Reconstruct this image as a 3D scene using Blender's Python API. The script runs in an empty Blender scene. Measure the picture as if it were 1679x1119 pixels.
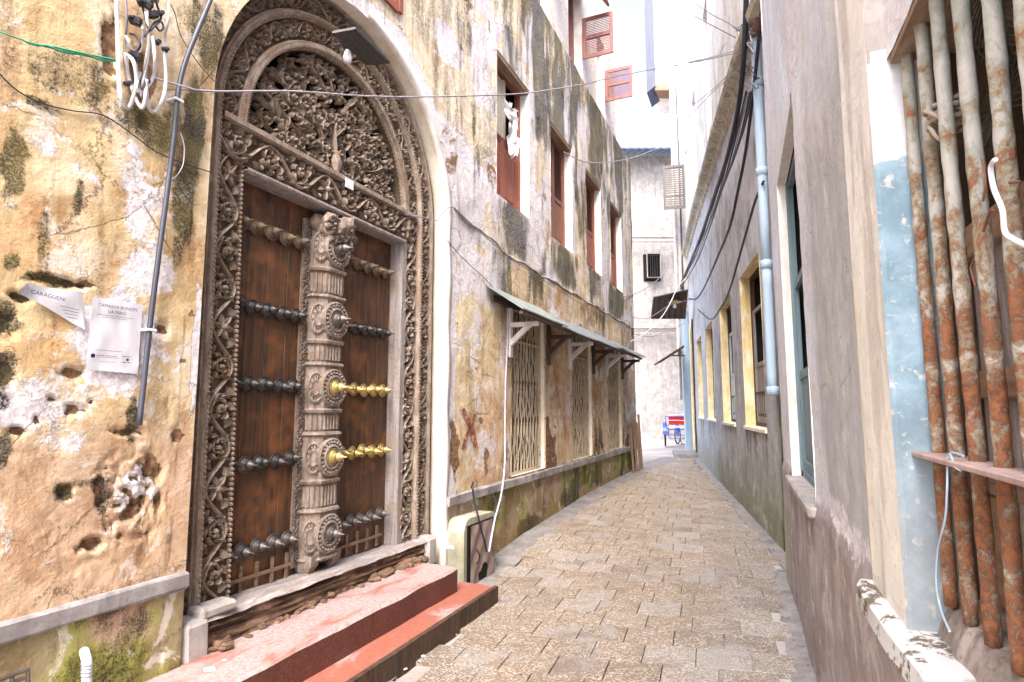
import bpy, math, random
import numpy as np
from mathutils import Matrix, Vector, Euler
random.seed(7); np.random.seed(7)
R = math.radians; PI = math.pi
sc = bpy.context.scene
col = sc.collection

# ------------------------------------------------------------------ camera, sky, sun, exposure
EYE = 1.6; FPX = 970.0; PITCH = math.atan(110/970)
cam = bpy.data.cameras.new('camera'); camo = bpy.data.objects.new('camera', cam); col.objects.link(camo)
camo.location = (0, 0, EYE); camo.rotation_euler = (R(90)+PITCH, 0, 0)
cam.sensor_width = 36; cam.lens = 36*FPX/1679; cam.clip_start = .05; cam.clip_end = 800
sc.camera = camo
w = bpy.data.worlds.new('World'); sc.world = w; w.use_nodes = True
wt = w.node_tree; bg = wt.nodes['Background']
sky = wt.nodes.new('ShaderNodeTexSky'); sky.sky_type = 'NISHITA'; sky.sun_disc = False
SUN_EL, SUN_AZ = 52, 190          # azimuth clockwise from +Y (the way the alley runs)
sky.sun_elevation = R(SUN_EL); sky.sun_rotation = R(SUN_AZ)
sky.air_density = 1.0; sky.dust_density = 4.5; sky.ozone_density = .6
wt.links.new(sky.outputs[0], bg.inputs[0]); bg.inputs[1].default_value = .15
sl = bpy.data.lights.new('sun', 'SUN'); sl.energy = .9; sl.angle = R(40); sl.color = (1, .965, .92)
so = bpy.data.objects.new('sun', sl); col.objects.link(so)
sd = Vector((math.sin(R(SUN_AZ))*math.cos(R(SUN_EL)), math.cos(R(SUN_AZ))*math.cos(R(SUN_EL)), math.sin(R(SUN_EL))))
so.rotation_euler = sd.to_track_quat('Z', 'Y').to_euler(); so.location = (0, -5, 30)
sc.view_settings.view_transform = 'Standard'; sc.view_settings.look = 'None'
sc.view_settings.gamma = 1; sc.view_settings.use_curve_mapping = False
sc.view_settings.exposure = 2.66
sc.cycles.use_denoising = True
sc.cycles.max_bounces = 8; sc.cycles.diffuse_bounces = 5

# ------------------------------------------------------------------ wall frames: (u along the wall, d out of the wall into the alley, z up)
class Fr:
    def __init__(s, ox, ang, sg):
        a = R(ang); s.o = (ox, 0.0); s.D = (math.sin(a), math.cos(a)); s.n = (sg*math.cos(a), -sg*math.sin(a))
        s.phi = PI/2-a; s.sg = sg
    def p(s, u, z, d=0.0):
        return (s.o[0]+u*s.D[0]+d*s.n[0], u*s.D[1]+d*s.n[1], z)
    def M(s, u, z, d=0.0):        # local x = along, local y = horizontal normal (see Mn), z up
        return Matrix.Translation(s.p(u, z, d)) @ Matrix.Rotation(s.phi, 4, 'Z')
    def Mn(s, u, z, d=0.0):       # local z = wall normal (out into the alley), y up
        X = Vector((s.D[0], s.D[1], 0))*s.sg; Y = Vector((0, 0, 1)); Z = Vector((s.n[0], s.n[1], 0))
        X = Y.cross(Z)
        m = Matrix((X, Y, Z)).transposed().to_4x4()
        return Matrix.Translation(s.p(u, z, d)) @ m
L = Fr(-3.33, 23.3, 1); RW = Fr(1.517, 13.1, -1); N = Fr(.4077, 21., -1)
def ray(x, y):
    X = (x-839.5)/FPX; Z = -(y-559.5)/FPX
    return (X, math.cos(PITCH)-Z*math.sin(PITCH), math.sin(PITCH)+Z*math.cos(PITCH))
def on(F, x, y, d=0.0):           # measured point of the photograph -> (u, z) on a plane parallel to a wall
    r = ray(x, y); ox = F.o[0]+F.n[0]*d; oy = F.n[1]*d
    t = (F.n[0]*ox+F.n[1]*oy)/(F.n[0]*r[0]+F.n[1]*r[1])
    return ((t*r[0]-ox)*F.D[0]+(t*r[1]-oy)*F.D[1], EYE+t*r[2])
def at(F, x, y, d=0.0):
    u, z = on(F, x, y, d); return F.p(u, z, d)
def far(x, y, Y):
    r = ray(x, y); t = Y/r[1]; return (t*r[0], Y, EYE+t*r[2])

# ------------------------------------------------------------------ numpy noise
def _h(i, j, s):
    n = (i*374761393+j*668265263+s*974634777) & 0xffffffff
    n = ((n ^ (n >> 13))*1274126177) & 0xffffffff
    return ((n ^ (n >> 16)) & 0xffff)/65535.0
def vn(x, y, s=0):
    xi = np.floor(x).astype(np.int64); yi = np.floor(y).astype(np.int64)
    fx = x-xi; fy = y-yi; fx = fx*fx*(3-2*fx); fy = fy*fy*(3-2*fy)
    a = _h(xi, yi, s); b = _h(xi+1, yi, s); c = _h(xi, yi+1, s); d = _h(xi+1, yi+1, s)
    return a+(b-a)*fx+(c-a)*fy+(a-b-c+d)*fx*fy
def fbm(x, y, s=0, o=5):
    x = np.asarray(x, float); y = np.asarray(y, float)
    v = 0; a = .5; t = 0
    for k in range(o):
        v = v+a*vn(x*2**k+17*k, y*2**k-9*k, s+k); t += a; a *= .5
    return v/t
def sst(a, b, x):
    t = np.clip((x-a)/(b-a), 0, 1); return t*t*(3-2*t)

# ------------------------------------------------------------------ mesh collector (world coordinates)
class MB:
    def __init__(s): s.v = []; s.f = []
    def add(s, vs, fs):
        o = len(s.v); s.v += [tuple(q) for q in vs]; s.f += [tuple(i+o for i in f) for f in fs]; return s
    def quad(s, a, b, c, d): return s.add([a, b, c, d], [(0, 1, 2, 3)])
    def hexa(s, p):               # 8 corners: bottom 4 then top 4
        return s.add(p, [(0, 3, 2, 1), (4, 5, 6, 7), (0, 1, 5, 4), (1, 2, 6, 5), (2, 3, 7, 6), (3, 0, 4, 7)])
    def box(s, F, u0, u1, d0, d1, z0, z1, b=0.0):
        if b <= 0:
            return s.hexa([F.p(u0, z0, d0), F.p(u1, z0, d0), F.p(u1, z0, d1), F.p(u0, z0, d1),
                           F.p(u0, z1, d0), F.p(u1, z1, d0), F.p(u1, z1, d1), F.p(u0, z1, d1)])
        M = F.M(0, 0); c = ((u0+u1)/2, (d0+d1)/2, (z0+z1)/2)
        return s.bbox(lambda x, y, z: F.p(c[0]+x, c[2]+z, c[1]+y), (u1-u0)/2, (d1-d0)/2, (z1-z0)/2, b)
    def bbox(s, fn, hx, hy, hz, b):   # bevelled box through a mapping
        hx, hy, hz = abs(hx), abs(hy), abs(hz); b = min(b, hx*.9, hy*.9, hz*.9)
        vs = []; idx = {}
        for sx in (-1, 1):
            for sy in (-1, 1):
                for sz in (-1, 1):
                    for k in range(3):
                        q = [sx*(hx-b), sy*(hy-b), sz*(hz-b)]; q[k] = (sx*hx, sy*hy, sz*hz)[k]
                        idx[(sx, sy, sz, k)] = len(vs); vs.append(fn(*q))
        fs = []; I = idx
        for k in range(3):
            a, c = [(1, 2), (2, 0), (0, 1)][k]
            for sg in (-1, 1):
                def key(p, q):
                    t = [0, 0, 0]; t[k] = sg; t[a] = p; t[c] = q; return (t[0], t[1], t[2], k)
                f = [I[key(-1, -1)], I[key(1, -1)], I[key(1, 1)], I[key(-1, 1)]]
                fs.append(f if sg > 0 else f[::-1])
        for k in range(3):
            a, c = [(1, 2), (2, 0), (0, 1)][k]
            for p in (-1, 1):
                for q in (-1, 1):
                    def key(kk, e):
                        t = [0, 0, 0]; t[k] = e; t[a] = p; t[c] = q; return (t[0], t[1], t[2], kk)
                    f = [I[key(a, -1)], I[key(a, 1)], I[key(c, 1)], I[key(c, -1)]]
                    fs.append(f if p*q > 0 else f[::-1])
        for sx in (-1, 1):
            for sy in (-1, 1):
                for sz in (-1, 1):
                    f = [I[(sx, sy, sz, k)] for k in range(3)]
                    fs.append(f if sx*sy*sz > 0 else f[::-1])
        return s.add(vs, fs)
    def wbox(s, c, hx, hy, hz, rz=0, b=0, tilt=None):
        M = Matrix.Translation(c) @ Euler((tilt[0] if tilt else 0, tilt[1] if tilt else 0, rz)).to_matrix().to_4x4()
        if b > 0: return s.bbox(lambda x, y, z: tuple(M @ Vector((x, y, z))), hx, hy, hz, b)
        return s.hexa([tuple(M @ Vector(q)) for q in [(-hx, -hy, -hz), (hx, -hy, -hz), (hx, hy, -hz), (-hx, hy, -hz), (-hx, -hy, hz), (hx, -hy, hz), (hx, hy, hz), (-hx, hy, hz)]])
    def tube(s, pts, r, n=8, cap=True, flat=1.0):
        P = [Vector(p) for p in pts]; m = len(P)
        if m < 2: return s
        rr = r if isinstance(r, (list, tuple)) else [r]*m
        T = [(P[min(i+1, m-1)]-P[max(i-1, 0)]).normalized() for i in range(m)]
        up = Vector((0, 0, 1)) if abs(T[0].z) < .9 else Vector((1, 0, 0))
        A = T[0].cross(up).normalized(); o = len(s.v)
        for i in range(m):
            A = (A-T[i]*A.dot(T[i])).normalized(); B = T[i].cross(A)
            for k in range(n):
                t = 2*PI*k/n; s.v.append(tuple(P[i]+A*math.cos(t)*rr[i]+B*math.sin(t)*rr[i]*flat))
        for i in range(m-1):
            for k in range(n):
                a = o+i*n+k; b = o+i*n+(k+1) % n; s.f.append((a, b, b+n, a+n))
        if cap:
            s.f.append(tuple(o+k for k in range(n))[::-1]); s.f.append(tuple(o+(m-1)*n+k for k in range(n)))
        return s
    def lathe(s, M, prof, n=12, sx=1.0, sy=1.0):       # profile (r, h) along local z of M
        o = len(s.v)
        for r, h in prof:
            for k in range(n):
                t = 2*PI*k/n; s.v.append(tuple(M @ Vector((r*math.cos(t)*sx, r*math.sin(t)*sy, h))))
        for i in range(len(prof)-1):
            for k in range(n):
                a = o+i*n+k; b = o+i*n+(k+1) % n; s.f.append((a, b, b+n, a+n))
        if prof[0][0] > 1e-5: s.f.append(tuple(o+k for k in range(n))[::-1])
        if prof[-1][0] > 1e-5: s.f.append(tuple(o+(len(prof)-1)*n+k for k in range(n)))
        return s
    def sweep(s, rows, closed=False):     # rows of points -> quads
        o = len(s.v); n = len(rows[0])
        for r in rows: s.v += [tuple(q) for q in r]
        for i in range(len(rows)-1):
            for k in range(n if closed else n-1):
                a = o+i*n+k; b = o+i*n+(k+1) % n; s.f.append((a, b, b+n, a+n))
        return s

WM = {}                            # world matrix of everything built
I4 = Matrix.Identity(4)
def tagit(o, label, cat, group=None, kind=None):
    if label: o['label'] = label
    if cat: o['category'] = cat
    if group: o['group'] = group
    if kind: o['kind'] = kind
    return o
def thing(name, label, cat, M, group=None):
    o = bpy.data.objects.new(name, None); col.objects.link(o); o.empty_display_size = .1
    o.matrix_world = M; WM[o.name] = M.copy(); return tagit(o, label, cat, group)
def mesh_of(name, mb, M, mat, smooth=False):
    Mi = M.inverted(); me = bpy.data.meshes.new(name)
    v = np.array(mb.v, dtype=np.float64).reshape(-1, 3)
    A = np.array(Mi); v = v @ A[:3, :3].T+A[:3, 3]
    me.from_pydata(v.tolist(), [], mb.f); me.update()
    if mat: me.materials.append(mat)
    if smooth: 
        me.shade_smooth()
    return me
def part(name, mb, mat, parent, smooth=False, kind=None, label=None):
    M = WM[parent.name]; me = mesh_of(name, mb, M, mat, smooth)
    o = bpy.data.objects.new(name, me); col.objects.link(o); o.parent = parent; WM[o.name] = M
    if kind: o['kind'] = kind
    if label: o['label'] = label
    return o
def single(name, mb, mat, M, label, cat, group=None, smooth=False, kind=None):
    me = mesh_of(name, mb, M, mat, smooth)
    o = bpy.data.objects.new(name, me); col.objects.link(o); o.matrix_world = M; WM[o.name] = M.copy()
    return tagit(o, label, cat, group, kind)
def struct(name, mb, mat, M=I4, smooth=False):
    return single(name, mb, mat, M, None, None, None, smooth, 'structure')
def inst(name, me, parent, M, label=None):
    o = bpy.data.objects.new(name, me); col.objects.link(o); o.parent = parent
    o.matrix_local = WM[parent.name].inverted() @ M; WM[o.name] = M.copy()
    if label: o['label'] = label
    return o
def smooth_by_angle(o, ang=40):
    me = o.data; me.shade_smooth()
    try: me.set_sharp_from_angle(angle=R(ang))
    except Exception: pass
    return o

# ------------------------------------------------------------------ materials
class NT:
    def __init__(s, name, rough=.85, spec=.25, metal=0):
        s.m = bpy.data.materials.new(name); s.m.use_nodes = True; s.t = s.m.node_tree
        s.b = s.t.nodes['Principled BSDF']; s.b.inputs['Roughness'].default_value = rough
        s.b.inputs['Specular IOR Level'].default_value = spec; s.b.inputs['Metallic'].default_value = metal
        s.tc = s.t.nodes.new('ShaderNodeTexCoord').outputs['Object']
    def n(s, t): return s.t.nodes.new(t)
    def lk(s, a, b):
        if isinstance(a, (int, float)): b.default_value = a
        elif isinstance(a, (tuple, list)): b.default_value = tuple(a)+((1,) if len(a) == 3 and len(b.default_value) == 4 else ())
        else: s.t.links.new(a, b)
    def map(s, sc_=(1, 1, 1), loc=(0, 0, 0), vec=None):
        n = s.n('ShaderNodeMapping'); s.lk(vec or s.tc, n.inputs[0]); n.inputs['Scale'].default_value = sc_; n.inputs['Location'].default_value = loc
        return n.outputs[0]
    def noise(s, scale, det=6, rough=.6, dist=0, vec=None):
        n = s.n('ShaderNodeTexNoise'); s.lk(vec or s.tc, n.inputs['Vector']); n.inputs['Scale'].default_value = scale
        n.inputs['Detail'].default_value = det; n.inputs['Roughness'].default_value = rough; n.inputs['Distortion'].default_value = dist
        return n.outputs['Fac']
    def vor(s, scale, feat='F1', vec=None, out='Distance'):
        n = s.n('ShaderNodeTexVoronoi'); n.feature = feat; s.lk(vec or s.tc, n.inputs['Vector']); n.inputs['Scale'].default_value = scale
        return n.outputs[out]
    def mr(s, x, a, b, c=0., d=1., smooth=True):
        n = s.n('ShaderNodeMapRange'); n.interpolation_type = 'SMOOTHSTEP' if smooth else 'LINEAR'
        for i, v in enumerate((x, a, b, c, d)): s.lk(v, n.inputs[i])
        return n.outputs[0]
    def ma(s, op, a, b=0., c=0.):
        n = s.n('ShaderNodeMath'); n.operation = op
        s.lk(a, n.inputs[0]); s.lk(b, n.inputs[1]); s.lk(c, n.inputs[2]); return n.outputs[0]
    def mix(s, f, a, b, mode='MIX'):
        n = s.n('ShaderNodeMix'); n.data_type = 'RGBA'; n.blend_type = mode
        s.lk(f, n.inputs[0])
        for v, i in ((a, 6), (b, 7)):
            if isinstance(v, (tuple, list)): n.inputs[i].default_value = tuple(v)[:3]+(1,)
            else: s.t.links.new(v, n.inputs[i])
        return n.outputs[2]
    def ramp(s, f, stops):
        n = s.n('ShaderNodeValToRGB'); s.lk(f, n.inputs[0]); e = n.color_ramp.elements
        while len(e) < len(stops): e.new(.5)
        for i, (p, c) in enumerate(stops): e[i].position = p; e[i].color = tuple(c)+(1,)
        return n.outputs[0]
    def attr(s, name, out='Color'):
        n = s.n('ShaderNodeAttribute'); n.attribute_name = name; return n.outputs[out]
    def sep(s, c):
        n = s.n('ShaderNodeSeparateColor'); s.lk(c, n.inputs[0]); return n.outputs
    def xyz(s, v=None):
        n = s.n('ShaderNodeSeparateXYZ'); s.lk(v or s.tc, n.inputs[0]); return n.outputs
    def bump(s, h, st=.5, dist=.01, prev=None):
        n = s.n('ShaderNodeBump'); s.lk(h, n.inputs['Height']); n.inputs['Strength'].default_value = st; n.inputs['Distance'].default_value = dist
        if prev is not None: s.lk(prev, n.inputs['Normal'])
        return n.outputs[0]
    def mixv(s, v, f, k):              # shift a vector by a factor-driven offset
        n = s.n('ShaderNodeVectorMath'); n.operation = 'ADD'; s.lk(v, n.inputs[0]); q = s.ma('MULTIPLY', f, k); c = s.n('ShaderNodeCombineXYZ')
        for i in range(3): s.lk(q, c.inputs[i])
        s.lk(c.outputs[0], n.inputs[1]); return n.outputs[0]
    def out(s, c=None, nrm=None, rough=None):
        if c is not None: s.lk(c, s.b.inputs['Base Color'])
        if nrm is not None: s.lk(nrm, s.b.inputs['Normal'])
        if rough is not None: s.lk(rough, s.b.inputs['Roughness'])
        return s.m

def mat_wall(name, fs=1.0, streak=.55, scol=(.5, .42, .30), grunge=1., bst=.7, tone=(.78, .72, .66), stain=(.62, .50, .40)):
    """aged lime plaster: vertex layers 'tint' (paint colour), 'lay' (r whitewash, g mould and painted shadow, b bared masonry)"""
    m = NT(name, .92, .15)
    tint = m.attr('tint'); lay = m.sep(m.attr('lay'))
    n1 = m.noise(5*fs, 9, .68, .3); n2 = m.noise(26*fs, 6, .7); n3 = m.noise(90*fs, 4, .7)
    st = m.noise(1, 7, .68, .4, m.map((9*fs, 9*fs, 1.1*fs)))
    nm = m.ma('ADD', m.ma('MULTIPLY', n1, .62), m.ma('MULTIPLY', n2, .38))
    nm2 = m.ma('ADD', m.ma('MULTIPLY', st, .55), m.ma('MULTIPLY', n2, .45))
    def edge(x, k, nn, wd=.05):
        v = m.ma('ADD', x, m.ma('MULTIPLY', m.ma('SUBTRACT', nn, .5), k)); return m.mr(v, .5-wd, .5+wd)
    c = m.mix(m.mr(n1, .35, .7), m.mix(1., tint, tone, 'MULTIPLY'), tint)
    c = m.mix(m.ma('MULTIPLY', m.mr(st, .45, .72), streak), c, m.mix(1., c, scol, 'MULTIPLY'))
    pt = m.noise(2.6*fs, 8, .72, .8, m.map((1, 1, .8), (11, 5, 2)))
    c = m.mix(m.ma('MULTIPLY', m.mr(pt, .53, .60), .55*grunge), c, m.mix(1., c, stain, 'MULTIPLY'))
    c = m.mix(m.ma('MULTIPLY', m.mr(m.noise(3.4*fs, 8, .75, .5, m.map((1, 1, 1), (1, 15, 2))), .55, .60), .6*grunge), c, (.72, .68, .66))
    ew = edge(lay[0], 1.7, nm, .09)
    wc = m.mix(m.mr(n2, .3, .7), (.52, .48, .53), (.80, .78, .80))
    c = m.mix(ew, c, wc)
    thin = m.mr(m.noise(14*fs, 8, .75, 0, m.map((1, 1, 1), (5, 3, 9))), .56, .66)
    c = m.mix(m.ma('MULTIPLY', thin, .5), c, m.mix(1., c, stain, 'MULTIPLY'))
    eb = edge(lay[2], 1.3, nm, .05)
    bc = m.mix(m.mr(n2, .35, .65), (.10, .055, .035), (.34, .21, .12))
    c = m.mix(eb, c, bc)
    eg = edge(lay[1], 2.6, m.ma('ADD', m.ma('MULTIPLY', nm2, .75), m.ma('MULTIPLY', n3, .25)), .26)
    gc = m.mix(m.mr(m.noise(3*fs, 3, .5), .4, .6), (.03, .03, .027), (.085, .075, .03))
    sp = m.mr(n3, .36, .60, .6, 1.)
    c = m.mix(m.ma('MULTIPLY', eg, sp), c, gc)
    spk = m.mr(m.noise(42*fs, 6, .8, 0, m.map((1, 1, 1), (2, 7, 1))), .61, .68)
    c = m.mix(m.ma('MULTIPLY', spk, .75), c, (.07, .05, .03))
    ck = m.n('ShaderNodeTexVoronoi'); ck.feature = 'DISTANCE_TO_EDGE'; m.lk(m.mixv(m.tc, n2, .12), ck.inputs['Vector']); ck.inputs['Scale'].default_value = 2.2*fs
    crk = m.ma('MULTIPLY', m.mr(ck.outputs['Distance'], .012, .003), m.mr(m.noise(1.4*fs, 3, .5, 0, m.map((1, 1, 1), (3, 3, 9))), .50, .58))
    c = m.mix(m.ma('MULTIPLY', crk, .7*grunge), c, (.10, .07, .05))
    h = m.ma('ADD', m.ma('MULTIPLY', n1, 1.2), m.ma('MULTIPLY', n2, .5))
    h = m.ma('ADD', h, m.ma('MULTIPLY', ew, .22)); h = m.ma('SUBTRACT', h, m.ma('MULTIPLY', eb, .5))
    h = m.ma('ADD', h, m.ma('MULTIPLY', n3, .15))
    return m.out(c, m.bump(h, bst, .02/fs))
def mat_conc(name, a=(.30, .27, .25), b=(.45, .42, .40), dirt=(.10, .08, .06), k=.5, rough=.9, fs=1., bs=.4, green=0.):
    m = NT(name, rough, .2)
    n1 = m.noise(4*fs, 8, .65); n2 = m.noise(30*fs, 6, .7); st = m.noise(1, 6, .65, .3, m.map((8*fs, 8*fs, 1.2*fs)))
    c = m.mix(m.mr(n1, .32, .68), a, b)
    c = m.mix(m.ma('MULTIPLY', m.mr(st, .45, .75), k), c, dirt)
    c = m.mix(m.ma('MULTIPLY', m.mr(n2, .5, .75), k*.7), c, dirt)
    if green: c = m.mix(m.ma('MULTIPLY', m.mr(m.noise(2.2*fs, 5, .6, 0, m.map((1, 1, 1), (9, 2, 4))), .38, .6), green), c, (.13, .13, .03))
    return m.out(c, m.bump(m.ma('ADD', m.ma('MULTIPLY', n1, .8), m.ma('MULTIPLY', n2, .5)), bs, .012))
def mat_wood(name, a, b, c3=None, ax=(30, 30, 2), rough=.75, bs=.4, spec=.3):
    m = NT(name, rough, spec)
    g = m.noise(1, 8, .7, .6, m.map(ax)); n1 = m.noise(5, 7, .65); n2 = m.noise(40, 4, .7)
    c = m.mix(m.mr(g, .3, .7), a, b)
    if c3: c = m.mix(m.mr(n1, .45, .68), c, c3)
    c = m.mix(m.ma('MULTIPLY', m.mr(n2, .5, .75), .5), c, tuple(x*.35 for x in a))
    return m.out(c, m.bump(m.ma('ADD', g, m.ma('MULTIPLY', n2, .3)), bs, .006))
def mat_paint(name, a, b=None, chip=(.3, .25, .2), amt=.62, rough=.6, spec=.35, metal=0, fs=1., bs=.2):
    m = NT(name, rough, spec, metal); b = b or tuple(x*.75 for x in a)
    n1 = m.noise(6*fs, 8, .7); n2 = m.noise(30*fs, 6, .7); st = m.noise(1, 6, .6, .3, m.map((14*fs, 14*fs, 1.6*fs)))
    c = m.mix(m.mr(st, .35, .7), a, b)
    c = m.mix(m.mr(m.ma('ADD', m.ma('MULTIPLY', n1, .6), m.ma('MULTIPLY', n2, .4)), amt, amt+.05), c, chip)
    return m.out(c, m.bump(m.ma('ADD', n1, m.ma('MULTIPLY', n2, .5)), bs, .006))

M = {}
M['wall'] = mat_wall('aged_plaster'); M['wall_far'] = mat_wall('aged_plaster_far', .8, .4); M['wall_right'] = mat_wall('roughcast_plaster', .8, .45, (.62, .60, .58), .55, .7, (.80, .79, .80), (.62, .60, .60)); M['wall_end'] = mat_wall('end_limewash', .7, .15, (.8, .79, .78), .2, .5, (.95, .95, .96), (.85, .84, .83)); M['wall_near'] = mat_wall('near_limewash', 1.0, .35, (.70, .68, .68), .5, .6, (.84, .84, .86), (.70, .68, .68))
M['ledge'] = mat_conc('ledge_cement', (.19, .175, .175), (.40, .38, .39), (.06, .055, .05), .6)
M['plinth'] = mat_conc('plinth_cement', (.28, .25, .17), (.40, .34, .26), (.10, .09, .035), .6, green=.6)
M['cement'] = mat_conc('grey_cement', (.30, .28, .27), (.44, .41, .40), (.12, .10, .08), .5)
M['reveal_white'] = mat_conc('limewash_reveal', (.66, .62, .60), (.82, .80, .78), (.35, .26, .18), .35)
M['reveal_cream'] = mat_conc('cream_reveal', (.74, .66, .52), (.85, .82, .76), (.40, .22, .10), .35)
M['reveal_yellow'] = mat_conc('yellow_reveal', (.74, .56, .26), (.84, .76, .56), (.34, .24, .12), .6)
M['carved'] = mat_wood('carved_teak', (.155, .12, .095), (.38, .315, .26), (.24, .17, .12), (18, 18, 6), .7, .5)
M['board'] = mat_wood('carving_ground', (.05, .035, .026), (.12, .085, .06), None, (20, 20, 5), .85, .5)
M['grey_wood'] = mat_wood('weathered_grey_wood', (.17, .15, .15), (.38, .345, .345), (.25, .20, .17), (26, 26, 2), .75, .5)
M['post_wood'] = mat_wood('post_wood', (.12, .092, .075), (.33, .275, .24), (.20, .14, .105), (20, 20, 5), .7, .5)
M['leaf'] = mat_wood('door_teak', (.022, .012, .008), (.12, .055, .024), (.19, .075, .027), (22, 22, 1.3), .5, .35, .5)
M['dark_wood'] = mat_wood('dark_wood', (.035, .022, .015), (.10, .06, .04), None, (22, 22, 2), .7)
M['lintel_wood'] = mat_wood('lintel_wood', (.16, .10, .07), (.33, .22, .15), None, (4, 22, 22), .8)
M['thresh'] = mat_wood('threshold_wood', (.17, .15, .145), (.40, .37, .37), (.26, .21, .19), (3, 26, 26), .8, .6)
M['thresh_rot'] = mat_wood('rotten_wood', (.045, .028, .02), (.24, .15, .10), None, (3, 30, 30), .9, 1.)
M['shutter'] = mat_paint('red_brown_shutter', (.27, .085, .055), (.20, .07, .05), (.36, .26, .22), .66)
M['shutter_dark'] = mat_paint('old_brown_shutter', (.20, .085, .055), (.15, .07, .05), (.33, .25, .2), .64)
M['pink'] = mat_paint('pink_shutter', (.28, .125, .115), (.22, .095, .09), (.6, .45, .4), .68)
M['red_door'] = mat_paint('faded_red_shutter', (.45, .13, .08), (.30, .12, .09), (.42, .32, .3), .6)
M['iron'] = mat_paint('dark_iron', (.028, .026, .027), (.05, .045, .042), (.10, .075, .05), .62, .38, .5, .3, 3)
M['iron_old'] = mat_paint('worn_iron', (.10, .09, .085), (.15, .13, .12), (.28, .25, .22), .6, .45, .5, .6, 3)
M['wood_stud'] = mat_paint('bleached_stud', (.15, .105, .07), (.10, .07, .045), (.05, .035, .02), .58, .6)
M['brass'] = mat_paint('brass', (.50, .38, .15), (.36, .27, .10), (.12, .10, .05), .56, .42, .6, .7, 3)
M['grille'] = mat_paint('cream_grille', (.60, .52, .40), (.44, .36, .26), (.15, .085, .05), .54, .6)
M['tin'] = mat_paint('galvanised_tin', (.22, .24, .26), (.15, .165, .18), (.28, .20, .14), .68, .4, .5, .5)
M['sheet'] = mat_conc('fibre_sheet', (.15, .175, .17), (.24, .27, .265), (.14, .13, .09), .4)
M['white_paint'] = mat_paint('white_bracket_paint', (.72, .68, .70), (.60, .56, .58), (.30, .22, .18), .66)
M['dark_paint'] = mat_paint('dark_bracket_paint', (.06, .04, .035), (.10, .07, .05), (.2, .15, .1), .66)
M['step_red'] = mat_paint('red_oxide_step', (.30, .10, .065), (.22, .08, .06), (.40, .30, .26), .64, .55, .4, 0, 1.5)
M['conduit'] = mat_paint('blue_grey_conduit', (.055, .06, .09), (.035, .04, .06), (.12, .12, .13), .72, .45, .5)
M['cable_w'] = mat_paint('white_cable', (.68, .68, .72), (.50, .49, .52), (.25, .22, .2), .7, .5)
M['cable_b'] = mat_paint('black_cable', (.018, .018, .024), (.03, .03, .04), (.07, .07, .07), .75, .5)
M['cable_g'] = mat_paint('grey_wire', (.25, .24, .28), (.16, .15, .17), (.1, .1, .1), .75, .5)
M['rope_g'] = mat_paint('green_rope', (.03, .28, .17), (.05, .2, .12), (.1, .12, .1), .7, .8)
M['pipe'] = mat_paint('pale_blue_downpipe', (.42, .55, .68), (.34, .45, .58), (.22, .22, .24), .68, .5)
M['paper'] = mat_paint('paper', (.60, .60, .66), (.52, .52, .58), (.62, .6, .64), .7, .8)
M['ink'] = mat_paint('ink', (.012, .014, .05), None, (.06, .06, .1), .8, .8)
M['bed'] = mat_conc('sand_bed', (.05, .04, .03), (.11, .09, .07), (.03, .02, .02), .5)
M['white_plastic'] = mat_paint('white_plastic', (.72, .75, .80), (.60, .62, .66), (.4, .4, .42), .72, .4)
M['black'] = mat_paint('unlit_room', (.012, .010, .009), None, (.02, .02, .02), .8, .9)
M['cloth_w'] = mat_paint('white_cloth', (.78, .78, .80), (.65, .64, .66), (.5, .48, .45), .7, .9)
M['curtain'] = mat_paint('pale_board', (.50, .46, .40), (.40, .36, .31), (.3, .25, .2), .66, .9)

def mat_paver():
    m = NT('speckled_paver', .62, .4)
    oi = m.n('ShaderNodeObjectInfo'); geo = m.n('ShaderNodeNewGeometry')
    pos = geo.outputs['Position']
    rnd = oi.outputs['Random']
    big = m.noise(.9, 5, .6, 0, pos); mid = m.noise(6, 6, .65, 0, pos); fine = m.noise(120, 3, .6, 0, pos)
    v = m.vor(95, 'F1', pos, 'Color'); v2 = m.sep(v)[0]
    c = m.mix(m.mr(big, .36, .62), (.20, .192, .19), (.205, .165, .125))
    xs = m.xyz(pos)
    warm = m.mr(m.ma('ADD', m.ma('SUBTRACT', xs[0], m.ma('MULTIPLY', xs[1], .39)), m.ma('MULTIPLY', big, 1.6)), .0, .9)
    c = m.mix(warm, (.21, .155, .105), c)
    c = m.mix(m.mr(rnd, .72, .95, 0, .5), c, (.30, .285, .28)); c = m.mix(m.mr(rnd, .30, .05, 0, .45), c, (.12, .095, .075))
    c = m.mix(m.ma('MULTIPLY', m.mr(v2, .62, .70), m.mr(mid, .3, .65, .2, .95)), c, (.46, .435, .41))
    c = m.mix(m.ma('MULTIPLY', m.mr(v2, .22, .12), .5), c, (.10, .07, .05))
    c = m.mix(m.mr(mid, .52, .70, 0., .7), c, (.20, .15, .11)); c = m.mix(m.mr(m.noise(2.4, 6, .65, .4, pos), .50, .64, 0., .55), c, (.15, .125, .11)); c = m.mix(m.mr(m.noise(1.7, 5, .6, .3, m.map((1, 1, 1), (7, 7, 0), pos)), .56, .66, 0., .6), c, (.27, .26, .255))
    wet = m.mr(m.noise(1.3, 5, .6, 0, m.map((1, 1, 1), (4, 1, 0), pos)), .55, .7)
    rg = m.ma('SUBTRACT', .68, m.ma('MULTIPLY', wet, .35))
    return m.out(c, m.bump(m.ma('ADD', m.ma('MULTIPLY', v2, .6), mid), .35, .004), rg)
M['paver'] = mat_paver()
M['gutter'] = mat_conc('gutter_cement', (.17, .16, .155), (.28, .265, .27), (.09, .08, .07), .5, .7)
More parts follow.
